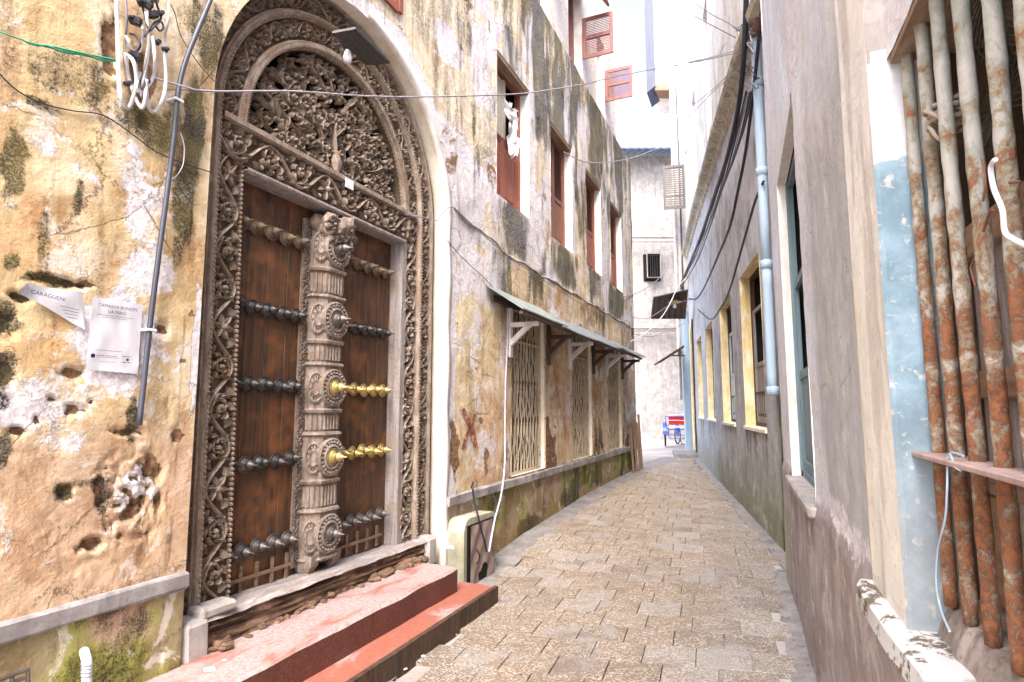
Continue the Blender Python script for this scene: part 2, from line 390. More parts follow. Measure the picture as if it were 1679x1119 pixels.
def mat_ground():
    m = NT('alley_ground', .75, .3)
    big = m.noise(.8, 6, .6); mid = m.noise(7, 7, .7)
    c = m.mix(m.mr(big, .35, .65), (.30, .27, .25), (.42, .40, .39)); c = m.mix(m.mr(mid, .5, .75, 0., .5), c, (.2, .16, .13))
    return m.out(c, m.bump(mid, .3, .01))
M['ground'] = mat_ground()
def mat_rustbar():
    m = NT('rusting_painted_bar', .75, .3)
    z = m.xyz()[2]; oi = m.n('ShaderNodeObjectInfo').outputs['Random']
    ob_ = m.map((1, 1, .6), (0, 0, 0)); n1 = m.noise(13, 8, .75, .6, ob_); n2 = m.noise(60, 6, .75); 
    paint = m.mix(m.mr(n1, .35, .6), (.44, .425, .41), (.27, .29, .26))
    rust = m.mix(m.mr(n2, .32, .66), (.10, .045, .03), (.30, .125, .06))
    hz = m.ma('SUBTRACT', 2.55, m.ma('MULTIPLY', oi, .25))
    k = m.ma('ADD', m.mr(z, 1.5, hz, .64, .22, False), m.ma('MULTIPLY', m.ma('SUBTRACT', m.ma('ADD', m.ma('MULTIPLY', n1, .6), m.ma('MULTIPLY', n2, .4)), .5), 2.6))
    e = m.mr(k, .38, .62)
    c = m.mix(e, paint, rust)
    c = m.mix(m.ma('MULTIPLY', m.mr(k, .34, .46), m.ma('SUBTRACT', 1., e)), c, (.36, .27, .17))
    return m.out(c, m.bump(m.ma('ADD', m.ma('MULTIPLY', e, .6), n2), .7, .006), .8)
M['rustbar'] = mat_rustbar()
M['rust'] = mat_paint('rust', (.20, .085, .05), (.13, .06, .04), (.32, .15, .08), .55, .8, .2, 0, 3)

# ------------------------------------------------------------------ ground heights
def zl_at(u):
    return float(np.interp(u, [6, 7.2, 7.6, 8.1, 8.7, 9.8, 11.7, 13.5, 16.3, 21], [-.21, -.21, -.19, -.12, -.06, -.02, .064, .1, .12, 0]))
def XL(y): return -3.33+.43066*y
def XR(y): return .4077+.3839*y if y < 6.35 else 1.517+.2327*y
def gz(x, y):
    yy = max(min(y, 16.), -2); s = min(max((x-XL(yy))/(XR(yy)-XL(yy)), 0), 1)
    z = zl_at(yy/.9184)*(1-s)+(-.064)*s
    if y > 15.5: z *= max(0, 1-(y-15.5)/5)
    return z
gb = MB()
ys = [-60, -20, -6]+[-3+.5*i for i in range(0, 40)]+[17.5, 19, 21, 24, 28, 34, 45, 70, 160]
rows = []
for y in ys:
    yc = max(min(y, 30), -3); a, b = XL(min(yc, 17)), XR(yc)
    xs = [-160, -50, -15, a-1]+[a+(b-a)*k/12 for k in range(13)]+[b+1, b+12, 60, 160]
    rows.append([(x, y, (gz(x, y) if abs(x) < 14 else 0)-.03) for x in xs])
gb.sweep(rows)
struct('ground', gb, M['ground'])

# ------------------------------------------------------------------ plaster walls with painted vertex layers
def np_mesh(name, V, Fq, layers, M0, mat, parent):
    A = np.array(M0.inverted()); V = V @ A[:3, :3].T+A[:3, 3]
    me = bpy.data.meshes.new(name); n = len(V); m = len(Fq)
    me.vertices.add(n); me.vertices.foreach_set('co', V.astype(np.float32).ravel())
    me.loops.add(m*4); me.loops.foreach_set('vertex_index', Fq.astype(np.int32).ravel())
    me.polygons.add(m); me.polygons.foreach_set('loop_start', np.arange(0, m*4, 4, dtype=np.int32))
    me.update(calc_edges=True)
    for k, a in layers.items():
        at_ = me.attributes.new(k, 'FLOAT_COLOR', 'POINT')
        at_.data.foreach_set('color', np.concatenate([np.clip(a, 0, 2), np.ones((n, 1))], 1).astype(np.float32).ravel())
    me.shade_smooth(); me.materials.append(mat)
    o = bpy.data.objects.new(name, me); col.objects.link(o); o.parent = parent; WM[o.name] = M0
    return o
def wall_grid(name, F, us, zs, holes, paint, mat, parent, d0=0.0, uv=None):
    if uv is None:
        us = sorted(set([round(float(x), 4) for x in us]+[round(x, 4) for h in holes for x in h[:2]]))
        zs = sorted(set([round(float(x), 4) for x in zs]+[round(x, 4) for h in holes for x in h[2:4]]))
        us = np.array(us); zs = np.array(zs); U, Z = np.meshgrid(us, zs, indexing='ij')
        I, J = np.meshgrid(np.arange(len(us)-1), np.arange(len(zs)-1), indexing='ij')
        uc = (us[:-1]+us[1:])[I]/2; zc = (zs[:-1]+zs[1:])[J]/2
        keep = np.ones(I.shape, bool)
        for h in holes: keep &= ~((uc > h[0]) & (uc < h[1]) & (zc > h[2]) & (zc < h[3]))
        nz = len(zs)
    else:
        U, Z = uv; nz = U.shape[1]
        I, J = np.meshgrid(np.arange(U.shape[0]-1), np.arange(nz-1), indexing='ij'); keep = np.ones(I.shape, bool)
    a = (I*nz+J)[keep]; Fq = np.stack([a, a+nz, a+nz+1, a+1], 1)
    if F.sg > 0: Fq = Fq[:, ::-1]
    U = U.ravel(); Z = Z.ravel(); tint, lay, disp = paint(U, Z)
    d = d0+disp
    V = np.stack([F.o[0]+U*F.D[0]+d*F.n[0], U*F.D[1]+d*F.n[1], Z], 1)
    return np_mesh(name, V, Fq, {'tint': tint, 'lay': lay}, WM[parent.name], mat, parent)
def blob(F, U, Z, x, y, rx, ry, d=0, soft=.5, wob=.35, seed=0, k=.0028):
    u, z = on(F, x, y, d); q = np.sqrt(((U-u)/(rx*k))**2+((Z-z)/(ry*k))**2)
    g_ = min(60, max(6., 1.1/(min(rx, ry)*k+.004))); q = q*(1+wob*3.2*(fbm(U*g_, Z*g_, seed+int(x), 4)-.5)); return 1-sst(1-soft, 1+soft, q)
def mixc(t, c, f): return t*(1-f[:, None])+np.array(c)[None, :]*f[:, None]

OCHRE = (.66, .53, .32); WHITE = (.74, .70, .70)
def paint_left(U, Z):
    n = len(U); f1 = fbm(U*1.3, Z*1.1, 3); f2 = fbm(U*3.1, Z*2.6, 11); f3 = fbm(U*7, Z*2.0, 23); f4 = fbm(U*5, Z*.5, 31)
    t = np.tile(np.array(OCHRE), (n, 1)).astype(float)
    t = mixc(t, (.80, .70, .52), sst(.42, .58, f2)*.9); t = mixc(t, (.56, .36, .19), sst(.56, .72, f3)*.6)
    lay = np.zeros((n, 3)); disp = (fbm(U*2.2, Z*2.2, 5, 3)-.5)*.03+(fbm(U*14, Z*14, 8, 3)-.5)*.006
    near = U < 4.6
    # --- near wall, left of the carved door
    white = np.zeros(n); mould = np.zeros(n); pit = np.zeros(n); pink = sst(1.75, 1.25, Z)*sst(.3, .55, f1+.1)
    for (x, y, rx, ry, k) in [(235, 330, 60, 90, .8), (200, 560, 90, 110, .9), (100, 640, 70, 60, .7), (322, 560, 10, 140, 1.), (250, 440, 60, 70, .85), (60, 230, 40, 30, .6),
                              (30, 30, 40, 30, .55), (240, 720, 35, 20, .5), (235, 790, 35, 45, .85), (30, 680, 40, 25, .6), (140, 280, 30, 20, .6), (15, 330, 12, 90, .55), (120, 720, 60, 25, .45), (60, 830, 20, 25, .3)]:
        white = np.maximum(white, k*blob(L, U, Z, x, y, rx, ry, seed=2))
    for (x, y, rx, ry, k) in [(22, 270, 16, 55, 1), (127, 330, 9, 38, 1), (3, 525, 22, 28, 1.1), (3, 605, 22, 36, 1.1), (3, 735, 14, 30, 1), (72, 395, 10, 40, .6), (92, 462, 50, 9, 1.1), (30, 488, 14, 7, 1.1),  # the pair edging the torn notice paints its black shadow, not mould
                              (240, 205, 60, 40, .85), (318, 215, 22, 95, 1.05), (300, 330, 24, 80, .85), (325, 40, 28, 60, .7), (130, 130, 60, 50, .45), (70, 120, 30, 30, .5), (290, 410, 14, 40, .6), (215, 690, 12, 40, .8),
                              (120, 860, 18, 10, .4), (60, 170, 25, 12, .6), (105, 805, 14, 14, .8), (170, 820, 10, 40, .7), (150, 790, 40, 8, .7), (10, 890, 14, 25, .5), (350, 60, 30, 80, .8), (20, 430, 14, 16, .8), (8, 660, 8, 16, .9)]:
        mould = np.maximum(mould, k*blob(L, U, Z, x, y, rx, ry, seed=7))
    for (x, y, rx, ry, dep) in [(122, 612, 18, 10, .035), (120, 672, 14, 9, .03), (28, 707, 11, 7, .03), (268, 540, 13, 9, .03), (315, 515, 8, 8, .02), (155, 893, 22, 12, .045), (250, 770, 22, 26, .03), (222, 835, 22, 18, .03), (262, 820, 10, 22, .03),
                                (108, 806, 10, 12, .03), (165, 805, 9, 30, .025), (85, 655, 6, 5, .02), (150, 660, 5, 5, .015), (183, 75, 15, 55, .035), (235, 130, 34, 60, .03), (210, 708, 26, 8, .03), (98, 462, 40, 7, .03), (34, 488, 14, 7, .03),  # the pair at the torn notice deepens its painted shadow
                                (300, 592, 7, 5, .015), (60, 690, 5, 5, .015), (200, 880, 8, 6, .02), (5, 530, 14, 20, .03), (2, 610, 16, 24, .03), (290, 715, 14, 16, .02), (145, 465, 10, 6, .02), (225, 880, 30, 10, .015)]:
        b = blob(L, U, Z, x, y, rx, ry, soft=.3, wob=.4, seed=9); pit = np.maximum(pit, b); disp = disp-b*dep*.75*near
    rbm = blob(L, U, Z, 238, 795, 42, 62, soft=.5, wob=.5, seed=12)*near; nn_ = fbm(U*38, Z*38, 77, 4); disp = disp-rbm*.012+rbm*(nn_-.5)*.075
    crk = sst(.035, .012, np.abs(fbm(U*5, Z*5, 87, 4)-.5))*blob(L, U, Z, 180, 830, 95, 90, soft=.6, seed=14)*near; disp = disp-crk*.012; pit = np.maximum(pit, crk*.8); pit = np.maximum(pit, rbm*sst(.5, .38, nn_)); white = np.maximum(white, rbm*sst(.48, .58, nn_))
    orange = np.zeros(n)
    for (x, y, rx, ry, k) in [(180, 470, 18, 60, .8), (90, 575, 60, 40, .9), (60, 400, 60, 60, .8), (230, 100, 60, 60, .5), (110, 870, 120, 60, .4)]:
        orange = np.maximum(orange, k*blob(L, U, Z, x, y, rx, ry, soft=.8, seed=4))
    tn = mixc(t, (.58, .34, .16), orange*.6); tn = mixc(tn, (.62, .45, .34), pink*.75)
    grey = blob(L, U, Z, 318, 230, 30, 130, soft=.7)*.8; tn = mixc(tn, (.30, .27, .2), grey)
    ln = np.stack([.06+white*.74+(f2-.5)*.9, .16+mould*.80+(f3-.5)*.8, pit*.62+(f2-.5)*.4+.06], 1)
    # --- the long wall beyond the door
    up = sst(3.50, 3.72, Z+(f2-.5)*.25)
    tu = mixc(t*0+np.array((.80, .73, .59)), (.84, .81, .76), sst(.4, .6, f1)); tu = mixc(tu, (.70, .56, .36), sst(.52, .66, f2)*.6)
    tu = mixc(tu, (.50, .46, .39), sst(.5, .68, f4)*.5)
    tf = mixc(t, (.70, .50, .36), sst(.42, .6, f1)*.8); tf = mixc(tf, (.44, .26, .14), sst(.50, .64, fbm(U*1.7, Z*1.1, 51))*.75)
    tf = mixc(tf, (.86, .78, .56), sst(9.6, 7.2, U)*.8*sst(1.2, 2.4, Z)*sst(.35, .6, f1+.15)); tf = mixc(tf, (.80, .70, .50), sst(.45, .62, fbm(U*1.3, Z*.7, 141))*.6); tf = mixc(tf, (.45, .40, .38), sst(14.6, 15.6, U)*.8)
    tt = mixc(tf, (.5, .5, .5), np.zeros(n)); tt = tf*(1-up[:, None])+tu*up[:, None]
    tt = mixc(tt, (.84, .82, .78), sst(7.95, 8.1, Z))
    mu = .32+.50*sst(.50, .64, fbm(U*2.2, Z*.6, 61))+.26*sst(6.3, 8.0, Z)-.10*sst(6.2, 4.6, Z)
    mu = mu+.4*sst(4.35, 4.1, Z)*sst(3.5, 3.75, Z)*sst(.4, .6, fbm(U*1.2, Z*.6, 71))
    ml = .14+.6*sst(2.5, 3.7, Z)*sst(.5, .64, fbm(U*1.6, Z*.35, 81))+.45*sst(.58, .68, fbm(U*1.1, Z*.8, 91))*sst(1.8, .9, Z)
    mo = ml*(1-up)+mu*up; mo = mo*(1-sst(7.97, 8.03, Z))
    wh = .34+.9*(f2-.5)+.35*up*sst(.45, .6, fbm(U*1.5, Z*1.4, 15)); wh = wh+.30*sst(8.6, 7.0, U)*sst(2.2, 3.6, Z)*sst(5.2, 4.2, Z)
    for u1 in (9.05, 11.14, 13.15, 15.08):         # brighter limewash round the upper windows
        wh = np.maximum(wh, .75*np.exp(-((U-u1-.15)/.14)**2)*sst(4.2, 4.4, Z)*sst(6.5, 6.2, Z))
        mo = mo-.35*np.exp(-((U-u1-.15)/.16)**2)*sst(4.2, 4.4, Z)*sst(6.5, 6.2, Z)
        mo = mo+.5*np.exp(-((U-u1+.45)/.6)**2)*sst(4.36, 4.25, Z)*sst(3.6, 3.9, Z)
    jam = sst(6.92, 6.84, U)*sst(6.5, 6.66, U)*sst(4.3, 3.8, Z); wh = np.maximum(wh, jam)
    rr = np.sqrt((U-5.213)**2+(Z-3.53)**2); arch = sst(1.78, 1.6, rr+(f2-.5)*.25)*sst(3.4, 3.6, Z)*(U > 4.9); wh = np.maximum(wh, arch*.9); mo = mo*(1-.7*np.maximum(arch, jam))
    wh = np.maximum(wh, .95*blob(L, U, Z, 735, 75, 45, 38, seed=3, k=.0075))
    bare = .0+.75*sst(.58, .66, fbm(U*2.1, Z*2.4, 101))*(1-up)*sst(2.0, 1.2, Z)+.45*sst(.62, .70, fbm(U*3, Z*2, 111))
    bare = np.maximum(bare, .8*blob(L, U, Z, 745, 740, 18, 60, seed=5, k=.006))
    lf = np.stack([wh, mo+(f3-.5)*.8, bare+(f2-.5)*.3], 1)
    s = sst(4.3, 5.0, U)[:, None]; s = np.maximum(s, sst(5.2, 5.6, Z)[:, None])
    tt = tn*(1-s)+tt*s; lay = ln*(1-s)+lf*s
    # --- plinth under the ledge
    p = sst(.70, .66, Z)
    g = fbm(U*2.4, Z*3, 121); tp = mixc(t*0+np.array((.36, .31, .19)), (.38, .40, .10), sst(.42, .58, g)); tp = mixc(tp, (.42, .34, .27), sst(.5, .62, fbm(U*1.6, Z*2, 131)))
    tp = mixc(tp, (.55, .40, .32), blob(L, U, Z, 200, 1000, 55, 60, soft=.5)); tp = mixc(tp, (.34, .24, .13), sst(.35, .0, Z)*.7)
    tt = tt*(1-p[:, None])+tp*p[:, None]; lay = lay*(1-p[:, None])+np.stack([.1+0*g, .2+.5*sst(.45, .65, g)+(f3-.5)*.3, .12+.3*sst(.6, .7, g)], 1)*p[:, None]
    return tt, lay, disp

WIN_L = [(7.92, 9.05, 4.32, 6.28), (9.99, 11.14, 4.32, 6.26), (12.02, 13.15, 4.32, 6.24), (13.95, 15.08, 4.32, 6.24)]
GRL_L = [(8.39, 9.62, .725, 2.95), (11.0, 12.2, .725, 2.95), (13.45, 14.65, .725, 2.95)]
UPW_L = [(9.1, 10.2, 8.05, 9.9), (11.25, 12.15, 8.05, 9.9), (13.3, 13.95, 8.05, 9.9)]
lb = thing('plastered_house', 'long ochre and grey mould-stained plaster house front with brown shuttered windows and the carved doorway', 'building', L.M(8, 0))
wall_grid('wall', L, np.r_[np.arange(-3, 2.4, .2), np.arange(2.4, 3.5, .0125), 3.5], np.r_[np.arange(-.35, 4.0, .0125), np.arange(4.0, 8.0, .1), 8.0], [], paint_left, M['wall'], lb)
# patch round the arched doorway
inner = [(3.767, z) for z in np.arange(-.35, 3.53, .03)]+[(5.213-1.447*math.cos(a), 3.53+1.447*math.sin(a)) for a in np.linspace(0, PI, 150)]+[(6.66, z) for z in np.arange(3.50, -.36, -.03)]
ou = []
for (u, z) in inner:
    if z <= 3.53: ou.append((3.5 if u < 5 else 7.0, z))
    else:
        dx, dz = u-5.213, z-3.53; k = min((1.787 if dx > 0 else 1.713)/abs(dx) if abs(dx) > 1e-6 else 9e9, (5.6-3.53)/max(dz, 1e-6)); ou.append((5.213+dx*k, 3.53+dz*k))
S = np.linspace(0, 1, 30); I_ = np.array(inner); O_ = np.array(ou)
Ug = I_[:, 0][:, None]*(1-S)+O_[:, 0][:, None]*S; Zg = I_[:, 1][:, None]*(1-S)+O_[:, 1][:, None]*S
def paint_patch(U, Z):
    t, l, d = paint_left(U, Z); return t, l, d*sst(3.5, 3.9, U+np.where(U > 5, -9, 0))*0+d*.0+d*(np.abs(U-5.213) > 1.55)
for (nm, a) in (('wall', 0),):
    wall_grid('wall', L, None, None, [], paint_patch, M['wall'], lb, uv=(Ug, Zg))
wall_grid('wall', L, np.arange(3.5, 7.01, .05), np.arange(5.6, 8.01, .06), [], paint_left, M['wall'], lb)
wall_grid('wall', L, np.r_[np.arange(7.0, 16.3, .033), 16.3], np.r_[np.arange(-.35, 8.0, .033), 8.0], WIN_L+GRL_L, paint_left, M['wall_far'], lb)
wall_grid('wall', L, np.arange(-3, 15.01, .1), np.r_[np.arange(7.95, 11.5, .1), 11.5], UPW_L, paint_left, M['wall_far'], lb, d0=-.07)
# corner patches the arch rays leave open
mb = MB(); mb.add([L.p(3.5, 5.6, 0), L.p(7.0, 5.6, 0)], [])
c = MB()
for z0, z1, u0, u1 in ((-.35, 8, -3, 16.3), (8, 11.5, -3, 15.0)):
    c.box(L, u0, u1, -7, -.9, z0, z1)
c.quad(L.p(16.3, -.35, 0), L.p(16.3, -.35, -.9), L.p(16.3, 8, -.9), L.p(16.3, 8, 0))
c.quad(L.p(15, 8, -.07), L.p(15, 8, -.9), L.p(15, 11.5, -.9), L.p(15, 11.5, -.07)); c.quad(L.p(-3, 11.5, -.07), L.p(15, 11.5, -.07), L.p(15, 11.5, -.9), L.p(-3, 11.5, -.9))
c.quad(L.p(-3, 8, .0), L.p(16.3, 8, .0), L.p(16.3, 8, -.9), L.p(-3, 8, -.9))
part('wall_core', c, M['cement'], lb)
# ledges (butted pieces of cast ledge)
def wobble_box(F, u0, u1, d0, d1, z0, z1, step=.12, amp=.006, seed=0, skew=0.0):
    rows = []; n = max(2, int(abs(u1-u0)/step)+1)
    for i in range(n+1):
        u = u0+(u1-u0)*i/n; j = [amp*(2*float(vn(np.array(u*4.0+k*7), np.array(seed+k*1.0), 5))-1) for k in range(8)]
        b = min(.012, (z1-z0)*.3)
        rows.append([F.p(u, z0+j[0]*.4, d0), F.p(u, z1+skew+j[1], d0), F.p(u, z1+j[2], d1-b), F.p(u, z1-b+j[3]*.5, d1+j[4]), F.p(u, z0+b+j[5]*.5, d1+j[6]), F.p(u, z0+j[7], d1-b)])
    m = MB(); m.sweep(rows, True); k = len(rows[0]); m.f.append(tuple(range(k))[::-1]); m.f.append(tuple((n)*k+i for i in range(k))); return m
part('ledge', wobble_box(L, -3, 3.765, -.02, .035, .60, .69, seed=1), M['ledge'], lb)
part('ledge', wobble_box(L, 6.71, 16.32, -.02, .045, .60, .705, seed=2), M['ledge'], lb)
# arch reveal
rv = MB(); rows = []
for (u, z) in inner:
    w_ = .006*math.sin(z*9+u*5)
    rows.append([L.p(u+(w_ if u > 5 else 0), z, .004 if u > 5 else -.004), L.p(u+(.02 if u > 5 else -.02), z, -.08), L.p(u+(.03 if u > 5 else -.03), z, -.30)])
rv.sweep(rows); part('door_reveal', rv, M['reveal_cream'], lb, True)
rl = MB()                      # raised lip of plaster along the right jamb and arch
rows = []
for (u, z) in inner[205:]:
    dx, dz = (u-5.213, z-3.53) if z > 3.53 else (1.447 if u > 5 else -1.447, 0); q = math.hypot(dx, dz); dx /= q; dz /= q
    a = .10+.02*math.sin(z*7)
    rows.append([L.p(u+dx*-.004, z+dz*-.004, -.02), L.p(u+dx*-.004, z+dz*-.004, .012), L.p(u+dx*(a-.01), z+dz*(a-.01), .016), L.p(u+dx*a, z+dz*a, -.02)])
rl.sweep(rows); part('jamb_plaster', rl, M['reveal_white'], lb, True)

def opening(F, u0, u1, z0, z1, dep, mat, parent, back=M['black'], d0=0.0, bd=None):
    m = MB(); bd = bd or dep; q = .03
    m.quad(F.p(u0, z0, d0+.002), F.p(u0, z0, -dep), F.p(u0, z1, -dep), F.p(u0, z1, d0+.002))
    m.quad(F.p(u1, z0, d0+.002), F.p(u1, z0, -dep), F.p(u1, z1, -dep), F.p(u1, z1, d0+.002))
    m.quad(F.p(u0, z0, d0+.002), F.p(u1, z0, d0+.002), F.p(u1, z0, -dep), F.p(u0, z0, -dep))
    m.quad(F.p(u0, z1, d0+.002), F.p(u1, z1, d0+.002), F.p(u1, z1, -dep), F.p(u0, z1, -dep))
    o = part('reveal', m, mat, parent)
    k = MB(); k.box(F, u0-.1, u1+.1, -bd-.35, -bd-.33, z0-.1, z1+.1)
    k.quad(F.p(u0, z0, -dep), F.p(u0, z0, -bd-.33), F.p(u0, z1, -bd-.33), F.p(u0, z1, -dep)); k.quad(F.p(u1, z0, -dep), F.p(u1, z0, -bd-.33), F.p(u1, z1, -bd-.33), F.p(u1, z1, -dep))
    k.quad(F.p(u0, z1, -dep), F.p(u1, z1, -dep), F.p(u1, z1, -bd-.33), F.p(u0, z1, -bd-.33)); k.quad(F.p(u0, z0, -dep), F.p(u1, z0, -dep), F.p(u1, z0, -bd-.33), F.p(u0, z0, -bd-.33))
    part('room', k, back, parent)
    return o
def shutter_leaf(F, u0, u1, z0, z1, d, mat, parent, split=.45, upper='slat', n=18, name='shutter', t=.035, zig=None):
    """ledged leaf: stiles and rails, louvre slats above, raised panel below"""
    s = .055; m = MB(); zm = z0+(z1-z0)*split
    for a, b in ((u0, u0+s), (u1-s, u1)): m.box(F, a, b, d, d+t, z0, z1, .004)
    for a, b in ((z0, z0+s*1.6), (zm-s*.6, zm+s*.6), (z1-s, z1)): m.box(F, u0+s, u1-s, d+.003, d+t-.003, a, b)
    o = part(name, m, mat, parent)
    p = MB(); p.box(F, u0+s, u1-s, d+.008, d+.018, z0+s*1.6, zm-s*.6); p.box(F, u0+s+.03, u1-s-.03, d+.018, d+.026, z0+s*1.6+.05, zm-s*.6-.05, .006)
    part('panel', p, mat, o)
    if upper == 'slat':
        sl_ = MB(); h = (z1-s-zm-s*.6)/n
        for i in range(n):
            z = zm+s*.6+h*(i+.5); sl_.hexa([F.p(u0+s, z-.36*h, d+t-.006), F.p(u1-s, z-.36*h, d+t-.006), F.p(u1-s, z-.26*h, d+t-.002), F.p(u0+s, z-.26*h, d+t-.002),
                                         F.p(u0+s, z+.40*h, d+.004), F.p(u1-s, z+.40*h, d+.004), F.p(u1-s, z+.50*h, d+.008), F.p(u0+s, z+.50*h, d+.008)])
        part('slat', sl_, mat, o, kind='stuff')
    return o
for i, (u0, u1, z0, z1) in enumerate(WIN_L):
    fr = MB()
    for a, b in ((u0, u0+.06), (u1-.06, u1)): fr.box(L, a, b, -.21, -.14, z0+.002, z1-.06, .004)
    fr.box(L, u0, u1, -.21, -.13, z1-.06, z1-.002); fr.box(L, u0+.06, u1-.06, -.21, -.14, z0+.002, z0+.05)
    win = part('window', fr, M['shutter'], lb)
    opening(L, u0, u1, z0, z1, .15, M['reveal_white'], win)
    lw = MB()
    for k in range(2): lw.box(L, u0-.02, u1+.05, -.150+.075*k, -.080+.075*k-.002*(k == 1), z1-.055-.004*k, z1-.004)
    part('lintel', lw, M['lintel_wood'], win)
    um = (u0+u1)/2; sm = [M['shutter'], M['shutter_dark'], M['shutter'], M['shutter']][i]
    if i == 0:
        shutter_leaf(L, u0+.06, um-.004, z0+.05, z1-.95, -.20, sm, win, .97, 'none'); shutter_leaf(L, um+.004, u1-.06, z0+.05, z1-.95, -.20, sm, win, .97, 'none')
        b = MB()
        b.box(L, u0+.06, um+.10, -.20, -.17, z1-.95, z1-.10, .004); b.box(L, um-.02, um+.05, -.17, -.155, z1-.95, z1-.10)
        part('board', b, M['curtain'], win)
    else:
        shutter_leaf(L, u0+.06, um-.004, z0+.05, z1-.06, -.19, sm, win); shutter_leaf(L, um+.004, u1-.06, z0+.05, z1-.06, -.19, sm, win)
# collapsible grille openings under the awning
for i, (u0, u1, z0, z1) in enumerate(GRL_L):
    fr = MB()
    for a, b in ((u0, u0+.03), (u1-.03, u1)): fr.box(L, a, b, -.09, -.05, z0, z1)
    fr.box(L, u0+.03, u1-.03, -.09, -.05, z0+.001, z0+.035); fr.box(L, u0+.03, u1-.03, -.085, -.055, z1-.46, z1-.43)
    fr.tube([L.p(u1+.02, z0, .0), L.p(u1+.02, z1-.3, .0)], .018, 6)
    win = part('grille_window', fr, M['grille'], lb)
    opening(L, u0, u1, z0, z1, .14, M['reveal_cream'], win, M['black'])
    nb = 11; du = (u1-u0-.1)/(nb-1); bm_ = None
    for k in range(nb):
        u = u0+.05+du*k+random.uniform(-.012, .012)
        if bm_ is None:
            q = MB(); q.box(L, u-.009, u+.009, -.080, -.066, z0+.03, z1-.02); ob = part('bar', q, M['grille'], win); bm_ = ob.data; ub = u; wb = Matrix(WM[win.name])
        else:
            ob = inst('bar', bm_, win, Matrix.Translation(Vector(L.p(u, 0, 0))-Vector(L.p(ub, 0, 0))) @ wb)
    lat = MB()
    for k in range(nb):
        uk = u0+.05+du*k; nodes = [z0+.30, z0+.86, z0+1.42, z0+1.98]
        for sg in (-1, 1):
            if not 0 <= k+sg < nb: continue
            lat.tube([L.p(uk+sg*du*.5*max([0]+[1-abs(z-q_-.12*((k) % 2))/.17 for q_ in nodes])+.004*math.sin(z*17+k), z, -.060) for z in np.linspace(z0+.04, z1-.03, 30)], .006, 4, False)
    part('lattice', lat, M['grille'], win, kind='stuff')
    pl = MB()                        # dark boards standing inside
    for k in range(5): pl.box(L, u0+.02+k*.24, u0+.24+k*.24, -.40, -.38, z0, z1-.4)
    part('inner_board', pl, M['lintel_wood'], win)
# upper storey windows with shutters thrown open over the alley

for i, (u0, u1, z0, z1) in enumerate(UPW_L):
    fr = MB()
    for a, b in ((u0, u0+.07), (u1-.07, u1)): fr.box(L, a, b, -.33, -.24, z0, z1)
    fr.box(L, u0, u1, -.33, -.24, z1-.07, z1)
    fr.box(L, u0+.07, u1-.07, -.32, -.28, z0, z0+.75)
    win = part('window', fr, M['pink'], lb)
    opening(L, u0, u1, z0, z1, .25, M['reveal_white'], win, d0=-.07)
    # leaf at right angles to the wall, hinged on the far jamb
    za, zb = [(9.05, 9.9), (8.55, 9.42), (8.55, 9.3)][i]; dl = .62
    m = MB(); ub = u1-.02
    for a, b in ((.0, .07), (dl-.06, dl)): m.box(L, ub-.02, ub+.02, a-.05, b-.05, za, zb, .004)
    for a, b in ((za, za+.07), ((za+zb)/2-.03, (za+zb)/2+.03), (zb-.07, zb)): m.box(L, ub-.017, ub+.017, .02, dl-.11, a, b)
    sh = part('shutter', m, M['pink'], win)
    s2 = MB()
    for k in range(20):
        z = za+.08+(zb-za-.16)*(k+.5)/20
        if abs(z-(za+zb)/2) < .04: continue
        s2.hexa([L.p(ub-.014, z-.014, .02), L.p(ub-.008, z-.016, .02), L.p(ub-.008, z-.016, dl-.11), L.p(ub-.014, z-.014, dl-.11), L.p(ub+.008, z+.017, .02), L.p(ub+.014, z+.015, .02), L.p(ub+.014, z+.015, dl-.11), L.p(ub+.008, z+.017, dl-.11)])
    part('slat', s2, M['pink'], sh, kind='stuff')
    m = MB()                        # top-hung leaf propped outward above
    if i < 2:
        zt = zb+.95
        m.hexa([L.p(u0+.05, zb+.05, .50), L.p(u1-.1, zb+.05, .50), L.p(u1-.1, zb+.07, .54), L.p(u0+.05, zb+.07, .54), L.p(u0+.05, zt, -.06), L.p(u1-.1, zt, -.06), L.p(u1-.1, zt, -.02), L.p(u0+.05, zt, -.02)])
        part('top_shutter', m, M['pink'], win)
fr = MB(); fr.box(L, 4.80, 4.86, -.02, .035, 5.32, 7.2); fr.box(L, 5.66, 5.72, -.02, .035, 5.32, 7.2); fr.box(L, 4.86, 5.66, -.02, .03, 5.30, 5.36)
win = part('window', fr, M['shutter'], lb); shutter_leaf(L, 4.87, 5.255, 5.36, 7.2, -.01, M['shutter'], win); shutter_leaf(L, 5.265, 5.65, 5.36, 7.2, -.01, M['shutter'], win)
# plaster drip edge where the upper coat ends
m = MB(); pts = []
for k in range(60):
    u = 6.8+k*(16.25-6.8)/59; pts.append(L.p(u, 3.60+.16*max(0, 1-(u-6.8)/1.6)+.018*math.sin(u*5.1)+.012*math.sin(u*13), .002+.004*math.sin(u*9)))
m.tube(pts, .016, 6); part('plaster_edge', m, M['cement'], lb)

